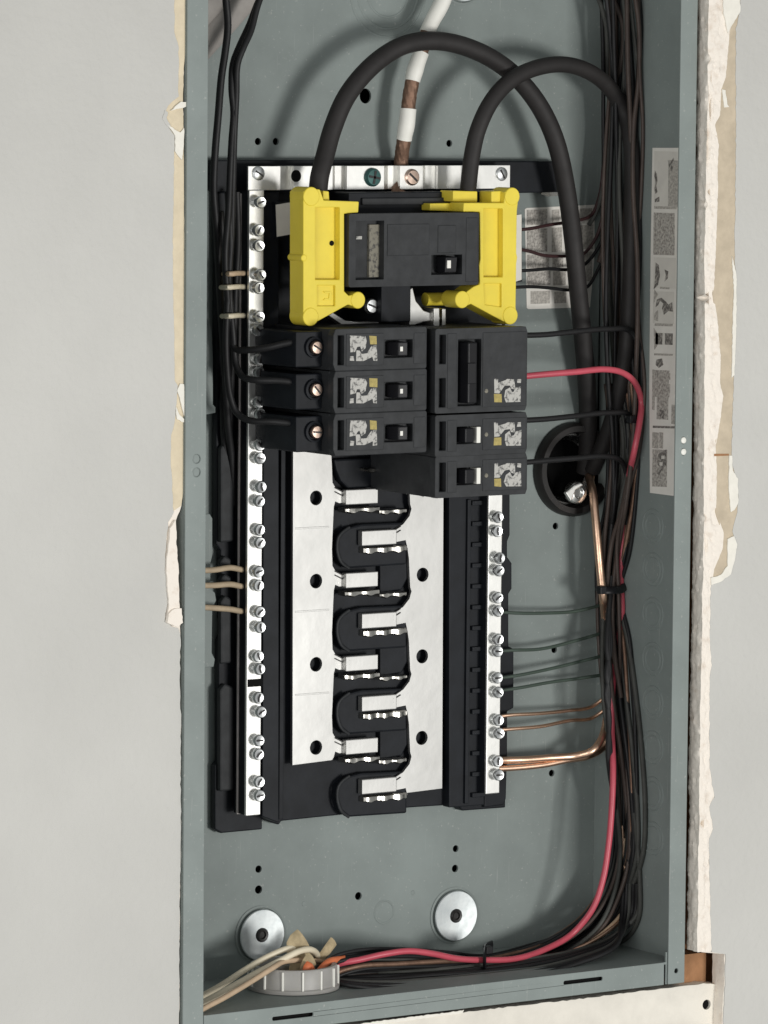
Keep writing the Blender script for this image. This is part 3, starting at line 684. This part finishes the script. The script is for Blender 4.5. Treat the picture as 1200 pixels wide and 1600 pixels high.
def left_breaker(yc, label, on):
    c = at(595, yc, YF); hz = 12.45
    a = at(521, yc, YF).x; b = at(667, yc, YF).x
    t = empty('single_pole_breaker', (c.x, 82, c.z), label, 'breaker', 'single pole breakers on the left of the bus')
    zc = c.z
    def X(px): return at(px, yc, YF).x
    def Zp(dy): return zc-dy/2.6
    pk = rect(X(601), X(645), Zp(14), Zp(-13)); sl = rect(X(528), X(538), Zp(23), Zp(-22))
    plateo('face', [(a+1.5, zc-hz), (b-.8, zc-hz), (b, zc-hz+1), (b, zc+hz-1), (b-.8, zc+hz), (a+1.5, zc+hz), (a, zc+hz-4), (a, zc-hz+4)], [pk, sl], YF, YF+6, 'breaker_plastic', t, .5)
    boxo('body', a+1, b-.5, YF+6, 82, zc-hz+.25, zc+hz-.25, 'breaker_plastic', t, .4)
    p0 = X(541); boxo('raised_panel', X(540.5), X(599), YF-.5, YF+.3, Zp(25), Zp(-24), 'breaker_plastic', t, .25)
    boxo('raised_panel', X(646.5), X(664), YF-.4, YF+.3, Zp(24), Zp(-23), 'breaker_plastic', t, .25)
    # terminal ledge and screw
    boxo('terminal_ledge', a-17, a+1.2, 25, 82, zc-10.5, zc+10.5, 'black_plastic', t, .8)
    q = at(493, yc-2, 22.5)
    bm = bmesh.new(); lathe(bm, [(6.2, 3), (6.2, 0), (5.2, -.4), (4.4, 1.2), (4.4, 3)], (q.x, 23, q.z), 'y', 24, close=True); obj('screw_collar', bm, 'black_plastic', t, 0, True)
    screw_head(493, yc-2, 24.2, 4.1, 'brass_screw', t, R.uniform(0, 180), 'terminal_screw', 2.2)
    # toggle handle
    h0, h1 = X(616), X(632); bm = bmesh.new()
    dz = .8*on
    plate(bm, [(h0-2.5, YF+5), (h0+.6, YF-3.8), (h1-.6, YF-4.4), (h1+1.5, YF+5)], [], Zp(11), Zp(-10), mp=lambda u, v, w: (u, v, w))
    hd = obj('handle', bm, 'handle_plastic', t, .6)
    q = at(627, yc, YF-4.2); boxo('handle_mark', q.x-.9, q.x+.9, YF-4.6, YF-4.1, zc-1.5, zc+1.2, 'white_tape', hd)
    glyphs(t, 547, 589, yc-20, yc+19, YF-.52, False, yc)
    return t
left_breaker(545, 'left hand single pole breaker nearest the yellow cover, topmost of three', 1)
left_breaker(611, 'left hand single pole breaker, middle one of the three', 1)
left_breaker(677, 'left hand single pole breaker just above the left bus bar, lowest of three', 1)

def right_breaker(yc, poles, label, group):
    hz = 12.45 if poles == 1 else 25.2
    c = at(750, yc, YF); zc = c.z
    def X(px): return at(px, yc, YF).x
    def Zp(dy): return zc-dy/2.56
    a, b = X(680), X(824)
    t = empty('single_pole_breaker' if poles == 1 else 'double_pole_breaker', (c.x, 82, zc), label, 'breaker', group)
    hs = [rect(X(686.5), X(697), Zp(k+22), Zp(k-22)) for k in ((0,) if poles == 1 else (-33, 33))]
    pk = rect(X(714), X(752), Zp(13), Zp(-13)) if poles == 1 else rect(X(716), X(752), Zp(54), Zp(-47))
    plateo('face', [(a, zc-hz+1), (a+.8, zc-hz), (b-1.2, zc-hz), (b, zc-hz+3), (b, zc+hz-3), (b-1.2, zc+hz), (a+.8, zc+hz), (a, zc+hz-1)], [pk]+hs, YF, YF+6, 'breaker_plastic', t, .5)
    boxo('body', a+.5, b-.8, YF+6, 82, zc-hz+.25, zc+hz-.25, 'breaker_plastic', t, .4)
    boxo('terminal_ledge', b-1, b+11, 30, 82, zc-hz+2, zc+hz-2, 'breaker_plastic', t, .8)
    off = 0 if poles == 1 else 33
    boxo('raised_panel', X(699), X(713), YF-.4, YF+.3, Zp(24+off), Zp(-24-off), 'breaker_plastic', t, .25)
    boxo('raised_panel', X(754), X(821), YF-.45, YF+.3, Zp(24+off), Zp(-24-off), 'breaker_plastic', t, .25)
    if poles == 1:
        bm = bmesh.new(); plate(bm, [(X(719), YF+5), (X(722), YF-3.6), (X(736), YF-3.2), (X(740), YF+5)], [], Zp(11), Zp(-11), mp=lambda u, v, w: (u, v, w)); hd = obj('handle', bm, 'handle_plastic', t, .6)
        boxo('on_mark', X(743.5), X(749.5), YF-1.0, YF+6.2, Zp(12.5), Zp(-12), 'white_tape', t, .2)
    else:
        bm = bmesh.new(); plate(bm, [(X(722), YF+5), (X(726), YF-4), (X(740), YF-3.6), (X(748), YF+5)], [], Zp(50), Zp(-43), mp=lambda u, v, w: (u, v, w)); hd = obj('handle', bm, 'handle_plastic', t, .8)
        boxo('handle_tie', X(724), X(737), YF-5, YF-3.4, Zp(20), Zp(-12), 'handle_plastic', hd, .5)
    q = at(760, yc+off, YF-.5); bm = bmesh.new(); lathe(bm, [(1.4, 0), (1.2, -.35), (.1, -.4)], (q.x, YF-.3, q.z), 'y', 12); obj('face_dot', bm, 'print_beige', t)
    glyphs(t, 772, 814, yc-19+off, yc+17+off, YF-.47, True, yc)
    return t
right_breaker(578, 2, 'double width dark breaker with tied handle and the red wire', None)
right_breaker(679, 1, 'right hand single pole breaker with white mark, below the double breaker', 'single pole breakers on the right of the bus')
right_breaker(743, 1, 'right hand single pole breaker lowest, above the right ground bar', 'single pole breakers on the right of the bus')

# ------------------------------------------------------------------ hub in the back wall
hb = empty('conduit_hub', (hub_c[0], D, hub_c[1]), 'large black round conduit opening in the back behind the right wires', 'conduit hub')
hc = (hub_c[0], D, hub_c[1])
bm = bmesh.new(); lathe(bm, [(29, .1), (29, -3), (27, -6), (23.5, -6), (22.5, -3), (22.5, 6)], hc, 'y', 48); bm.free()
bm = bmesh.new(); lathe(bm, [(29.5, -.05), (29.5, -4), (27.5, -7), (24, -7), (22.8, -4), (22.8, -.05)], hc, 'y', 48, close=True); obj('bushing', bm, 'hub_black', hb, 0, True)
bm = bmesh.new(); lathe(bm, [(26.9, .5), (26.9, 24), (25.9, 24), (25.9, .5)], hc, 'y', 48, close=True); obj('conduit', bm, 'hub_black', hb, 0, True)
bm = bmesh.new(); lathe(bm, [(25.8, 20), (25.8, 23), (.1, 23), (.1, 20)], hc, 'y', 48, close=True); obj('conduit_end', bm, 'dark_hole', hb)
bm = bmesh.new(); lathe(bm, [(22.4, 2), (22.4, 5), (18.5, 9), (17.8, 9), (21.2, 4), (21.2, 2)], hc, 'y', 48, close=True); obj('metal_throat', bm, 'hub_metal', hb, 0, True)
q_ = at(904, 770, 78); bm = bmesh.new()
lathe(bm, [(6.8, 6), (7.0, 1), (6.6, .2), (3.4, -.4), (3.0, 1.5), (.1, 1.5)], (q_.x, 78, q_.z), 'y', 24); obj('ground_clamp', bm, 'hub_metal', hb, .4, True)
plateo('bond_clip', poly([(884,770), (898,758), (908,754), (913,758), (900,766), (893,784)], 75), [], 75, 78, 'tin_bright', hb, .8)

# ------------------------------------------------------------------ labels stuck in the box
sl_x = W-1.7
def on_side(pts): return [(atx(x, y, sl_x).y, atx(x, y, sl_x).z) for x, y in pts]
side = lambda u, v, w: (w, u, v)
st = empty('side_label', (sl_x, 45, 400), 'tall narrow paper label with printed blocks on the right inner wall', 'label')
edge = on_side([(1020,231), (1066,231), (1066,480), (1062,776), (1016,770), (1015,600), (1017,400)])
plateo('paper', edge, [], sl_x-.25, sl_x+.1, 'label_pale', st, mp=side)
def pr(pts, m, k=0): plateo('print', on_side(pts), [], sl_x-.32-.03*k, sl_x-.2, m, st, mp=side)
def prr_(x0, x1, y0, y1, m, k=0): pr([(x0, y0), (x1, y0+1), (x1-.5, y1+1), (x0-.5, y1)], m, k)
prr_(1023, 1060, 236, 323, 'label_paper'); prr_(1045, 1060, 250, 322, 'print_grey', 1)
pr([(1024,266), (1027,272), (1028,283), (1026,290), (1028,300), (1025,303), (1023,295), (1025,284), (1023,275)], 'print_dark', 2)
pr([(1024,311), (1031,307), (1031,315), (1024,316)], 'print_dark', 2); pr([(1044,250), (1048,255), (1053,246), (1054,250), (1050,257), (1053,262), (1049,268), (1046,260)], 'print_dark', 2)
prr_(1023, 1058, 322, 326, 'print_grey', 1); prr_(1022, 1055, 332, 398, 'print_mottled', 1)
prr_(1022, 1057, 402, 450, 'label_paper'); pr([(1025,410), (1030,414), (1032,430), (1029,445), (1022,452), (1024,438)], 'print_dark', 1); pr([(1039,421), (1045,424), (1044,435), (1039,440), (1041,430)], 'print_dark', 1)
prr_(1032, 1047, 448, 451, 'print_grey', 1); prr_(1021, 1054, 455, 505, 'label_paper')
pr([(1023,452), (1029,460), (1026,466), (1022,475)], 'print_grey', 1); pr([(1025,480), (1027,468), (1034,465), (1041,471), (1045,476), (1051,472), (1052,487), (1045,486), (1038,492), (1035,482), (1037,474), (1032,470), (1029,477)], 'print_dark', 1)
pr([(1023,490), (1029,484), (1029,502), (1023,500)], 'print_grey', 1); prr_(1024, 1052, 505, 509, 'print_grey', 1)
prr_(1025, 1052, 520, 538, 'print_dark', 1); prr_(1036, 1040, 520, 538, 'label_paper', 2); pr([(1022,512), (1029,522), (1029,538), (1023,547)], 'print_grey', 1)
prr_(1023, 1052, 552, 555, 'print_grey', 1); pr([(1026,562), (1035,560), (1037,570), (1030,575), (1025,570)], 'print_dark', 1); prr_(1021, 1048, 578, 620, 'print_mottled'); prr_(1020, 1024, 577, 640, 'print_grey', 1)
prr_(1047, 1056, 577, 583, 'label_pale', 2); prr_(1046, 1055, 593, 600, 'label_pale', 2); prr_(1047, 1055, 614, 622, 'label_pale', 2); prr_(1027, 1045, 620, 655, 'print_mottled', 1); pr([(1031,640), (1039,642), (1038,655), (1031,650)], 'print_dark', 2); prr_(1050, 1056, 632, 662, 'print_grey', 1)
prr_(1021, 1056, 665, 668.5, 'print_dark', 1)
prr_(1020, 1030, 675, 700, 'print_grey', 1); prr_(1031, 1037, 675, 700, 'print_grey', 1); prr_(1020, 1043, 702, 760, 'print_mottled', 0)
pr([(1031,708), (1042,702), (1042,726), (1037,732), (1030,742), (1027,740), (1033,730), (1028,726), (1028,714)], 'print_dark', 1); pr([(1034,712), (1039,712), (1039,717), (1034,717)], 'label_paper', 2); pr([(1031,722), (1036,722), (1036,728), (1031,727)], 'label_paper', 2)

bl = empty('back_label', at(875, 482, D), 'square paper wiring label on the back wall behind the black service cable', 'label')
YL = D-.3
plateo('paper', poly([(820,327), (823,325), (929,320), (929,400), (922,480), (890,481), (826,483), (823,481)], YL), [], YL, D+.2, 'label_pale', bl)
for x0, x1, y0, y1 in ((823,855,328,352), (862,874,328,350), (823,855,358,394), (862,878,356,394), (823,858,398,419), (863,880,400,418), (823,860,424,446), (864,884,424,446), (829,859,455,475), (866,885,456,474), (906,925,326,345), (906,927,352,390), (906,925,394,440)):
    plateo('print', poly([(x0, y0), (x1, y0-1), (x1, y1-1), (x0, y1)], YL), [], YL-.08, YL+.05, 'print_mottled' if (x0+y0) % 2 else 'print_grey', bl)
c = at(862, 300, D)
plateo('bright_tab', poly([(845,303), (852,296), (872,292), (874,306), (856,307)], 90), [], 90, 91, 'hub_metal', bus)

# ------------------------------------------------------------------ heavy cables
wire('service_cable', [(497,300,50), (499,278,50), (508,243,52), (520,200,54), (542,150,55), (581,103,56), (625,73,57), (665,64,57), (710,68,58), (762,88,59), (806,120,60), (843,166,62), (868,220,64), (884,290,67), (895,370,70), (903,450,74), (911,530,79), (917,600,84), (919,660,90), (917,715,98), (914,738,112)], 5.7, 'black_jacket', None, 3, 18, deep=True, label='thick black service cable arching from the left yellow cover over the white taped wire', cat='cable')
wire('service_cable', [(731,300,50), (733,280,48), (738,240,47), (747,202,47), (768,158,48), (800,124,50), (842,105,52), (884,101,55), (922,113,59), (953,138,64), (975,175,69), (986,225,74), (988,300,78), (986,400,80), (982,500,82), (972,590,85), (955,660,90), (935,712,99), (925,735,112)], 5.0, 'black_jacket', None, 3, 18, deep=True, label='thick black service cable arching from the right yellow cover into the right wire bundle', cat='cable')

nt_ = empty('neutral_conductor', at(625, 310, 72), 'bare stranded neutral conductor wrapped in white tape bands, above the main breaker', 'cable')
npth = spline(pp([(706,-40,74), (690,5,74), (672,40,74), (659,78,74), (648,112,74), (640,150,74), (636,190,74), (630,225,77), (627,250,81), (625,282,80), (622,305,72), (622,326,66)]), 1.5)
bm = bmesh.new(); sweep(bm, npth, 4.0, 28, lobes=9, amp=.22, twist=.10); obj('bare_strands', bm, 'dull_copper', nt_, 0, True)
def seg(y_a, y_b):
    out = []
    for p in npth:
        v = p-CAM; py = 800-F*v.dot(UP)/v.dot(fwd)
        if y_a <= py <= y_b: out.append(p)
    return out
for ya, yb in ((-40, 52), (80, 130), (168, 219)):
    sg = seg(ya, yb); bm = bmesh.new(); k_ = R.uniform(0, 6)
    sweep(bm, sg, lambda t: 4.95+.25*math.sin(9*t+k_)*t, 20); obj('white_tape_band', bm, 'white_tape', nt_, 0, True)

# ------------------------------------------------------------------ wires on the left
G1 = 'black wires down the left side'
def lw(pts, r, label, m='black_wire', **k): wire('branch_wire', pts, r, m, None, 3, 10, label=label, cat='wire', **k)
lw([(350,-40,60), (353,0,60), (356,40,60), (352,80,60), (346,120,60), (341,180,60), (336,240,62), (334,300,64), (339,360,66), (342,420,68), (345,480,70), (349,540,72), (353,600,74), (356,660,78), (362,720,84), (364,790,87)], 2.2, 'leftmost black wire hanging down beside the left flange', group=G1)
lw([(430,-40,66), (405,0,66), (390,38,64), (373,75,62), (364,100,60), (362,140,58), (365,175,58), (362,220,58), (360,260,58), (357,330,58), (352,400,58), (356,470,60), (362,520,62), (367,545,60), (385,547,52), (420,543,40), (450,536,32), (474,533,28)], 2.0, 'black wire looping from top left to the topmost left breaker')
lw([(420,-40,62), (402,10,60), (392,48,58), (380,75,56), (371,100,56), (369,150,57), (366,210,58), (364,280,60), (362,360,60), (358,440,60), (364,520,61), (369,570,60), (378,588,54), (400,594,44), (440,595,34), (474,600,29)], 2.0, 'black wire looping from top left to the middle left breaker')
lw([(356,300,60), (360,380,60), (356,460,60), (353,530,61), (355,580,61), (360,620,60), (370,645,58), (390,657,50), (430,659,38), (474,664,29)], 2.0, 'black wire curving to the lowest left breaker')
lw([(344,330,72), (350,420,74), (347,500,76), (352,560,78), (349,640,82), (352,720,87)], 2.2, 'short black wire tucked low on the left carrier', group=G1)
lw([(370,300,72), (372,380,72), (368,450,72), (366,520,74), (362,590,76), (360,640,82), (358,690,87)], 2.0, 'black wire running close beside the left side rail', group=G1)
# flat grey cable jackets at the top left
for dy, lab in ((0, 'lower flat grey cable jacket crossing the top left corner'), (-52, 'upper flat grey cable jacket crossing the top left corner')):
    bm = bmesh.new(); sweep(bm, spline(pp([(290,100+dy,86), (330,58+dy,86), (370,14+dy,86), (420,-44+dy,86), (470,-100+dy,86)]), 4), 1, 16, flat=(8.2, 3.2))
    obj('cable_jacket', bm, 'grey_sheath', None, 0, True, label=lab, cat='cable')
# wire stubs into the long terminal bar
for y, x0, m, lab in ((427,357,'tan_wire','short tan wire stub into the left bar, top of the upper three'), (448,354,'cream_wire','short cream wire stub into the left bar, middle of the upper three'), (493,356,'cream_wire','short cream wire stub into the left bar, lowest of the upper three')):
    wire('neutral_stub', [(x0-9,y+1,68), (x0-3,y+1,59), (x0+3,y+1,54), (370,y,60), (378,y,74), (384,y,76)], 1.55, m, None, 2, 10, label=lab, cat='wire')
for y, x0, dy, lab in ((888,300,4,'cream wire into the left bar, uppermost of the lower three'), (914,300,1,'cream wire into the left bar, middle of the lower three'), (953,305,-5,'cream wire into the left bar, lowest of the lower three')):
    wire('neutral_stub', [(x0,y+dy,66), (335,y+dy*.6,69), (360,y-1,73), (378,y+2,76), (385,y+2,76)], 1.75, 'tan_stub', None, 2, 10, label=lab, cat='wire')

# ------------------------------------------------------------------ wires on the right
def rw(name, pts, r, m, label, group=None, **k): wire(name, pts, r, m, None, 3, 10, label=label, cat='wire', group=group, **k)
# red wire from the double breaker to the bottom bushing
rw('red_wire', [(818,588,40), (850,585,38), (900,581,36), (945,577,36), (972,582,38), (992,598,42), (1002,628,48), (999,662,42), (991,705,42), (983,745,56), (974,830,72), (970,900,72), (972,960,70), (964,1020,70), (957,1075,64), (956,1140,60), (958,1200,50), (956,1260,46), (951,1320,46), (942,1375,46), (926,1420,48), (895,1458,54), (850,1484,48), (805,1498,42), (760,1500,40), (715,1498,38), (675,1490,36), (638,1486,36), (600,1491,37), (560,1500,40), (530,1506,44), (508,1518,50), (497,1536,50), (494,1560,50)], 1.95, 'red_wire', 'bright red insulated wire from double breaker bending down to the bottom bushing')
# breaker feeds
rw('breaker_lead', [(815,524,40), (850,523,40), (900,518,42), (950,514,46), (985,518,52), (1000,545,58), (1003,600,64), (996,680,70), (985,760,74)], 1.7, 'black_wire', 'black wire from top of double breaker above the red wire')
rw('breaker_lead', [(815,657,40), (850,655,40), (900,650,42), (950,645,46), (985,650,52), (994,690,58), (988,760,66)], 1.7, 'black_wire', 'black wire from the upper right single pole breaker')
rw('breaker_lead', [(815,723,42), (850,720,42), (900,716,44), (945,713,48), (972,722,56), (982,760,64), (980,820,70)], 1.7, 'black_wire', 'black wire from the lowest right breaker across the hub')
# thin control wires by the main breaker
for i, (pts, m) in enumerate((([(800,360,72), (830,357,74), (860,351,80), (905,344,84), (925,335,86), (938,300,86), (944,240,84)], 'dark_red_wire'), ([(800,388,72), (825,392,74), (850,399,78), (886,400,84), (910,398,88), (932,370,88), (944,330,86)], 'dark_red_wire'), ([(800,424,72), (830,422,74), (860,420,80), (890,421,84), (915,412,88), (938,380,88), (950,330,86)], 'black_wire'), ([(800,449,72), (830,448,74), (860,450,80), (890,453,84), (918,448,88), (940,410,88)], 'black_wire'))):
    rw('control_wire', pts, 1.05, m, ('thin dark wire over the back label, %s' % ['uppermost', 'second from top', 'third from top', 'lowest'][i]), 'thin wires crossing the back label')
# pale and brown wires from the top right
rw('bundle_wire', [(918,-40,80), (936,0,80), (946,36,80), (949,90,80), (950,140,82), (957,180,84), (950,240,84), (943,290,84), (934,325,86), (920,352,88)], 1.5, 'grey_wire', 'pale grey brown wire curving down from the top right corner')
rw('bundle_wire', [(945,-40,76), (960,0,76), (972,34,76), (974,70,76), (969,110,78), (962,160,82), (955,230,85), (952,300,87), (946,370,87), (936,410,88)], 1.6, 'dark_brown_wire', 'brown wire curving right then down at the top right')
GU = 'dark wires down the upper right'
base_u = [(966,-40), (972,40), (974,120), (972,200), (970,300), (970,400), (971,500), (974,600), (974,700), (964,790), (952,850), (948,930), (952,1010), (958,1090)]
NU = 17
for i in range(NU):
    dx = -27+i*56/(NU-1); ph = R.uniform(0, 6); lay = (i*7) % 3
    Y = 84-lay*9-max(0, dx)*.75
    m = ['black_wire', 'dark_brown_wire', 'black_wire', 'grey_wire', 'dark_brown_wire'][i % 5]
    pts = [(x+dx*(1 if j < 8 else .8 if j == 8 else .5)+4.5*math.sin(j*(.8+.05*i)+ph), y, max(40, min(90, Y+3*math.sin(j*.8+ph)+(0 if j < 10 else 12)))) for j, (x, y) in enumerate(base_u)]
    rw('bundle_wire', pts, R.uniform(1.1, 1.6), m, 'dark insulated wire in the bundle down the upper right side', GU)
GL = 'dark wires in lower right bundle'
base_l = [(968,600), (978,690), (972,780), (962,860), (957,925), (960,1000), (966,1090), (974,1180), (979,1270), (976,1340), (962,1395), (932,1440), (885,1474), (830,1494), (757,1505), (690,1507), (620,1504), (560,1504), (520,1512), (495,1532), (488,1562)]
dep_l = [88, 72, 74, 76, 76, 75, 72, 70, 68, 68, 68, 68, 66, 63, 58, 55, 52, 50, 50, 50, 50]
for i in range(20):
    ang = i*2.399; rr = 3.0*math.sqrt(i+.4); ph = R.uniform(0, 6)
    m = ['black_wire', 'dark_brown_wire', 'black_wire', 'grey_wire', 'black_wire', 'dull_copper', 'black_wire', 'grey_wire'][i % 8]
    pts = []; tw = R.uniform(.12, .34)
    for j, (x, y) in enumerate(base_l):
        k = 1.0 if 5 < j < 13 else .8
        a2 = ang+tw*j
        if j in (4, 14): k *= .55
        ux, uy = math.cos(a2)*rr*2.15*k, math.sin(a2)*rr*.9*k
        nx, ny = (1, 0) if j < 10 else (.7, .7) if j < 12 else (0, 1)
        pts.append((x+4*(4 < j < 10)+nx*ux, y+ny*ux*.95+R.uniform(-1.5, 1.5), max(40, min(90, dep_l[j]+uy))))
    rw('bundle_wire', pts, R.uniform(1.25, 1.6), m, 'dark insulated wire in bundle sweeping along the bottom right corner', GL)
for i in range(6):                                        # wires lying on the box floor
    o = i*5.2; Y0 = 44-i*5.5
    rw('floor_wire', [(1000-i*5,1380,60), (996-i*5,1428+o*.3,52), (960,1462+o*.7,Y0+8), (905,1484+o*.8,Y0+2), (840,1497+o,Y0), (760,1508+o,Y0), (680,1515+o+2*math.sin(i*2),Y0+2), (600,1521+o*.9,Y0+6), (545,1524+o*.6,Y0+12), (515,1530,46)], 1.5, 'black_wire' if i % 3 else 'grey_wire', 'dark wire lying on the box floor, %s behind the bottom lip' % ['sixth', 'fifth', 'fourth', 'third', 'second', 'first'][i], 'dark wires lying on the box floor')
for i in range(3):
    rw('bundle_wire', [(956+2*i,900,66), (951,960,62), (948+3*i,1010,56), (952-2*i,1050,52), (947+2*i,1085,50), (952-i,1120,50), (950+2*i,1180,54), (962,1270,60), (966+3*i,1340,64)], 1.6, 'black_wire', 'black wire crossing in front of the copper ground conductor', 'black wires over the copper conductor')
rw('bundle_wire', [(992,1270,80), (997,1330,80), (1000,1380,80), (999,1430,82), (985,1460,80), (950,1482,76), (900,1502,68), (840,1515,60), (760,1526,54), (660,1533,50), (560,1530,50)], 1.5, 'grey_wire', 'grey wire lying outermost round the bottom right corner')
rw('copper_wire', [(972,1290,62), (976,1350,60), (984,1400,58), (978,1428,56), (950,1455,54), (915,1476,54), (880,1490,56), (850,1498,58)], 1.25, 'copper', 'bare copper wire rounding the bottom right corner in the bundle')
rw('copper_wire', [(975,1310,64), (981,1380,60), (975,1420,58), (948,1452,56), (905,1482,56), (870,1496,58)], 1.1, 'tan_wire', 'tan wire beside the bare copper at the bottom right corner')

# ground conductor: hub -> tie -> ground bar
rw('ground_conductor', [(921,735,108), (921,748,92), (926,768,78), (930,805,72), (934,850,68), (938,895,66), (942,932,64), (944,955,74), (947,985,80), (949,1020,78), (950,1040,76), (950,1095,76), (947,1130,72), (938,1158,64), (924,1174,62), (900,1181,68), (860,1184,72), (820,1187,74), (788,1188,76), (775,1188,76)], lambda t: 2.75-.5*t, 'copper', 'thick bright bare copper ground wire dropping from the black hub')
rw('ground_wire', [(775,1201,76), (800,1200,75), (850,1195,73), (890,1187,72), (920,1182,74), (945,1165,78), (955,1120,80)], 1.9, 'copper', 'bare copper wire at the bottom of the right ground bar')
rw('ground_wire', [(775,1120,76), (800,1117,75), (840,1115,76), (890,1110,80), (925,1104,84), (950,1085,84)], 1.15, 'copper', 'thin bright copper wire into the ground bar, upper of the thin pair')
rw('ground_wire', [(775,1141,76), (800,1139,75), (845,1135,76), (890,1126,80), (925,1122,84), (950,1105,84)], 1.15, 'copper', 'thin bright copper wire into the ground bar, lower of the thin pair')
for i, pts in enumerate(([(775,956,76), (810,958,76), (850,958,78), (900,955,82), (945,944,82)], [(775,1018,76), (800,1016,75), (845,1014,78), (900,1001,82), (945,988,82)], [(775,1060,76), (805,1056,76), (860,1045,79), (905,1034,82), (945,1024,82)], [(775,1080,76), (810,1075,76), (860,1066,79), (905,1060,82), (945,1054,82)])):
    rw('ground_wire', pts, 1.05, 'green_wire', 'thin green wire into the right ground bar, %s of four' % ['uppermost', 'second', 'third', 'lowest'][i], 'thin green ground wires')

# cable ties
def tie(pts, label, r=(1.6, .7), head=None):
    t = empty('cable_tie', at(*pts[0]), label, 'cable tie', 'black cable ties')
    bm = bmesh.new(); sweep(bm, spline(pp(pts), 1.5), 1, 10, flat=r); obj('strap', bm, 'handle_plastic', t, 0, True)
    h = at(*head); boxo('head', h.x-2.4, h.x+2.4, h.y-2.4, h.y+2, h.z-2.4, h.z+2.4, 'handle_plastic', t, .5)
tie([(934,917,66), (941,922,58), (956,922,56), (970,921,60), (978,915,66)], 'black cable tie round the copper ground wire and right bundle', (2.6, .9), (940,922,58))
tie([(768,1477,62), (758,1484,44), (757,1499,35), (757,1515,38), (751,1526,52)], 'black cable tie round the wires along the bottom', (3.2, 1.1), (762,1484,42))
tie([(978,657,60), (986,655,44), (996,656,48), (1004,652,56)], 'small black cable tie on red wire', (2.2, .8), (986,655,46))

# ------------------------------------------------------------------ bottom bushing and what comes out of it
bc = at(457, 1548, 50); zb = ZLIP
bs = empty('conduit_bushing', (bc.x, 48, zb), 'pale ribbed plastic conduit bushing on the box floor at bottom left', 'bushing')
bc = Vector((at(458, 1545, 48).x, 48, zb))
bm = bmesh.new(); lathe(bm, [(27.5, .2), (27.8, 2.4), (26.6, 3), (26.3, 13.5), (25.6, 14.6), (23.4, 14.6), (22.6, 13.5), (22.6, .2)], bc, 'z', 56, close=True); obj('ring', bm, 'nylon_white', bs, 0, True)
for k in range(14):
    a = 2*math.pi*k/14+.1; bm = bmesh.new(); box(bm, -.6, .6, 25.8, 27.5, 2.5, 13.8)
    bmesh.ops.rotate(bm, verts=bm.verts, cent=(0, 0, 0), matrix=Matrix.Rotation(a, 3, 'Z'))
    for v in bm.verts: v.co += bc
    obj('rib', bm, 'white_tape', bs, .3)
bm = bmesh.new(); lathe(bm, [(22.5, .3), (22.5, .9), (.1, .9), (.1, .3)], bc, 'z', 40, close=True); obj('opening', bm, 'dark_hole', bs)
rw('white_wire', [(285,1572,34), (316,1556,38), (345,1540,42), (385,1514,46), (420,1494,47), (450,1482,46), (472,1482,48), (490,1494,54), (500,1515,58), (500,1550,58)], 1.9, 'cream_wire', 'cream white wire, upper of those leaving the bushing to the left')
rw('white_wire', [(285,1586,14), (316,1568,20), (350,1549,27), (400,1521,36), (440,1500,39), (468,1486,40), (486,1484,44), (498,1496,52), (505,1520,56)], 2.0, 'cream_wire', 'cream white wire, middle and brightest leaving the bushing to the left')
rw('white_wire', [(285,1596,3), (316,1577,6), (350,1559,14), (395,1532,26), (428,1511,33), (442,1503,38), (470,1500,44), (500,1502,50), (520,1500,54)], 1.7, 'tan_wire', 'tan wire, lowest of those leaving the bushing to the left')
def strip(name, pts, a, b, m, label, cat='cable jacket', group=None):
    bm = bmesh.new(); sweep(bm, spline(pp(pts), 2), 1, 10, flat=(a, b)); return obj(name, bm, m, None, 0, True, label=label, cat=cat, group=group)
strip('jacket_end', [(462,1550,44), (464,1525,44), (468,1500,46), (462,1478,46), (474,1466,48)], 6.5, 1.4, 'kraft', 'torn tan cable jacket standing in the bushing')
strip('jacket_end', [(478,1550,40), (476,1528,40), (480,1508,38), (488,1498,40)], 4.6, 1.2, 'kraft', 'short tan jacket flap in front of the torn jacket')
strip('jacket_end', [(500,1500,52), (510,1486,48), (521,1471,50)], 3.4, 1.5, 'kraft', 'small tan jacket stub beside the bushing pointing up right')
strip('orange_wire', [(470,1550,34), (476,1526,32), (482,1508,33), (490,1524,34), (494,1550,36)], 2.6, 2.0, 'orange_wire', 'orange wire looped inside the bushing', 'wire')
strip('orange_wire', [(488,1550,34), (492,1530,34), (502,1514,36), (514,1503,40), (538,1498,46)], 2.2, 1.9, 'orange_wire', 'orange wire bending right from the bushing beside the red wire', 'wire')
strip('grey_jacket', [(430,1552,50), (428,1530,50), (436,1518,50), (448,1516,52), (456,1530,54)], 3.0, 2.2, 'grey_sheath', 'grey cable jacket end curled at the back of the bushing')
strip('grey_jacket', [(418,1552,48), (424,1536,46), (434,1530,46), (440,1540,46)], 2.2, 1.6, 'grey_wire', 'small grey wire loop at the left of the bushing', 'wire')
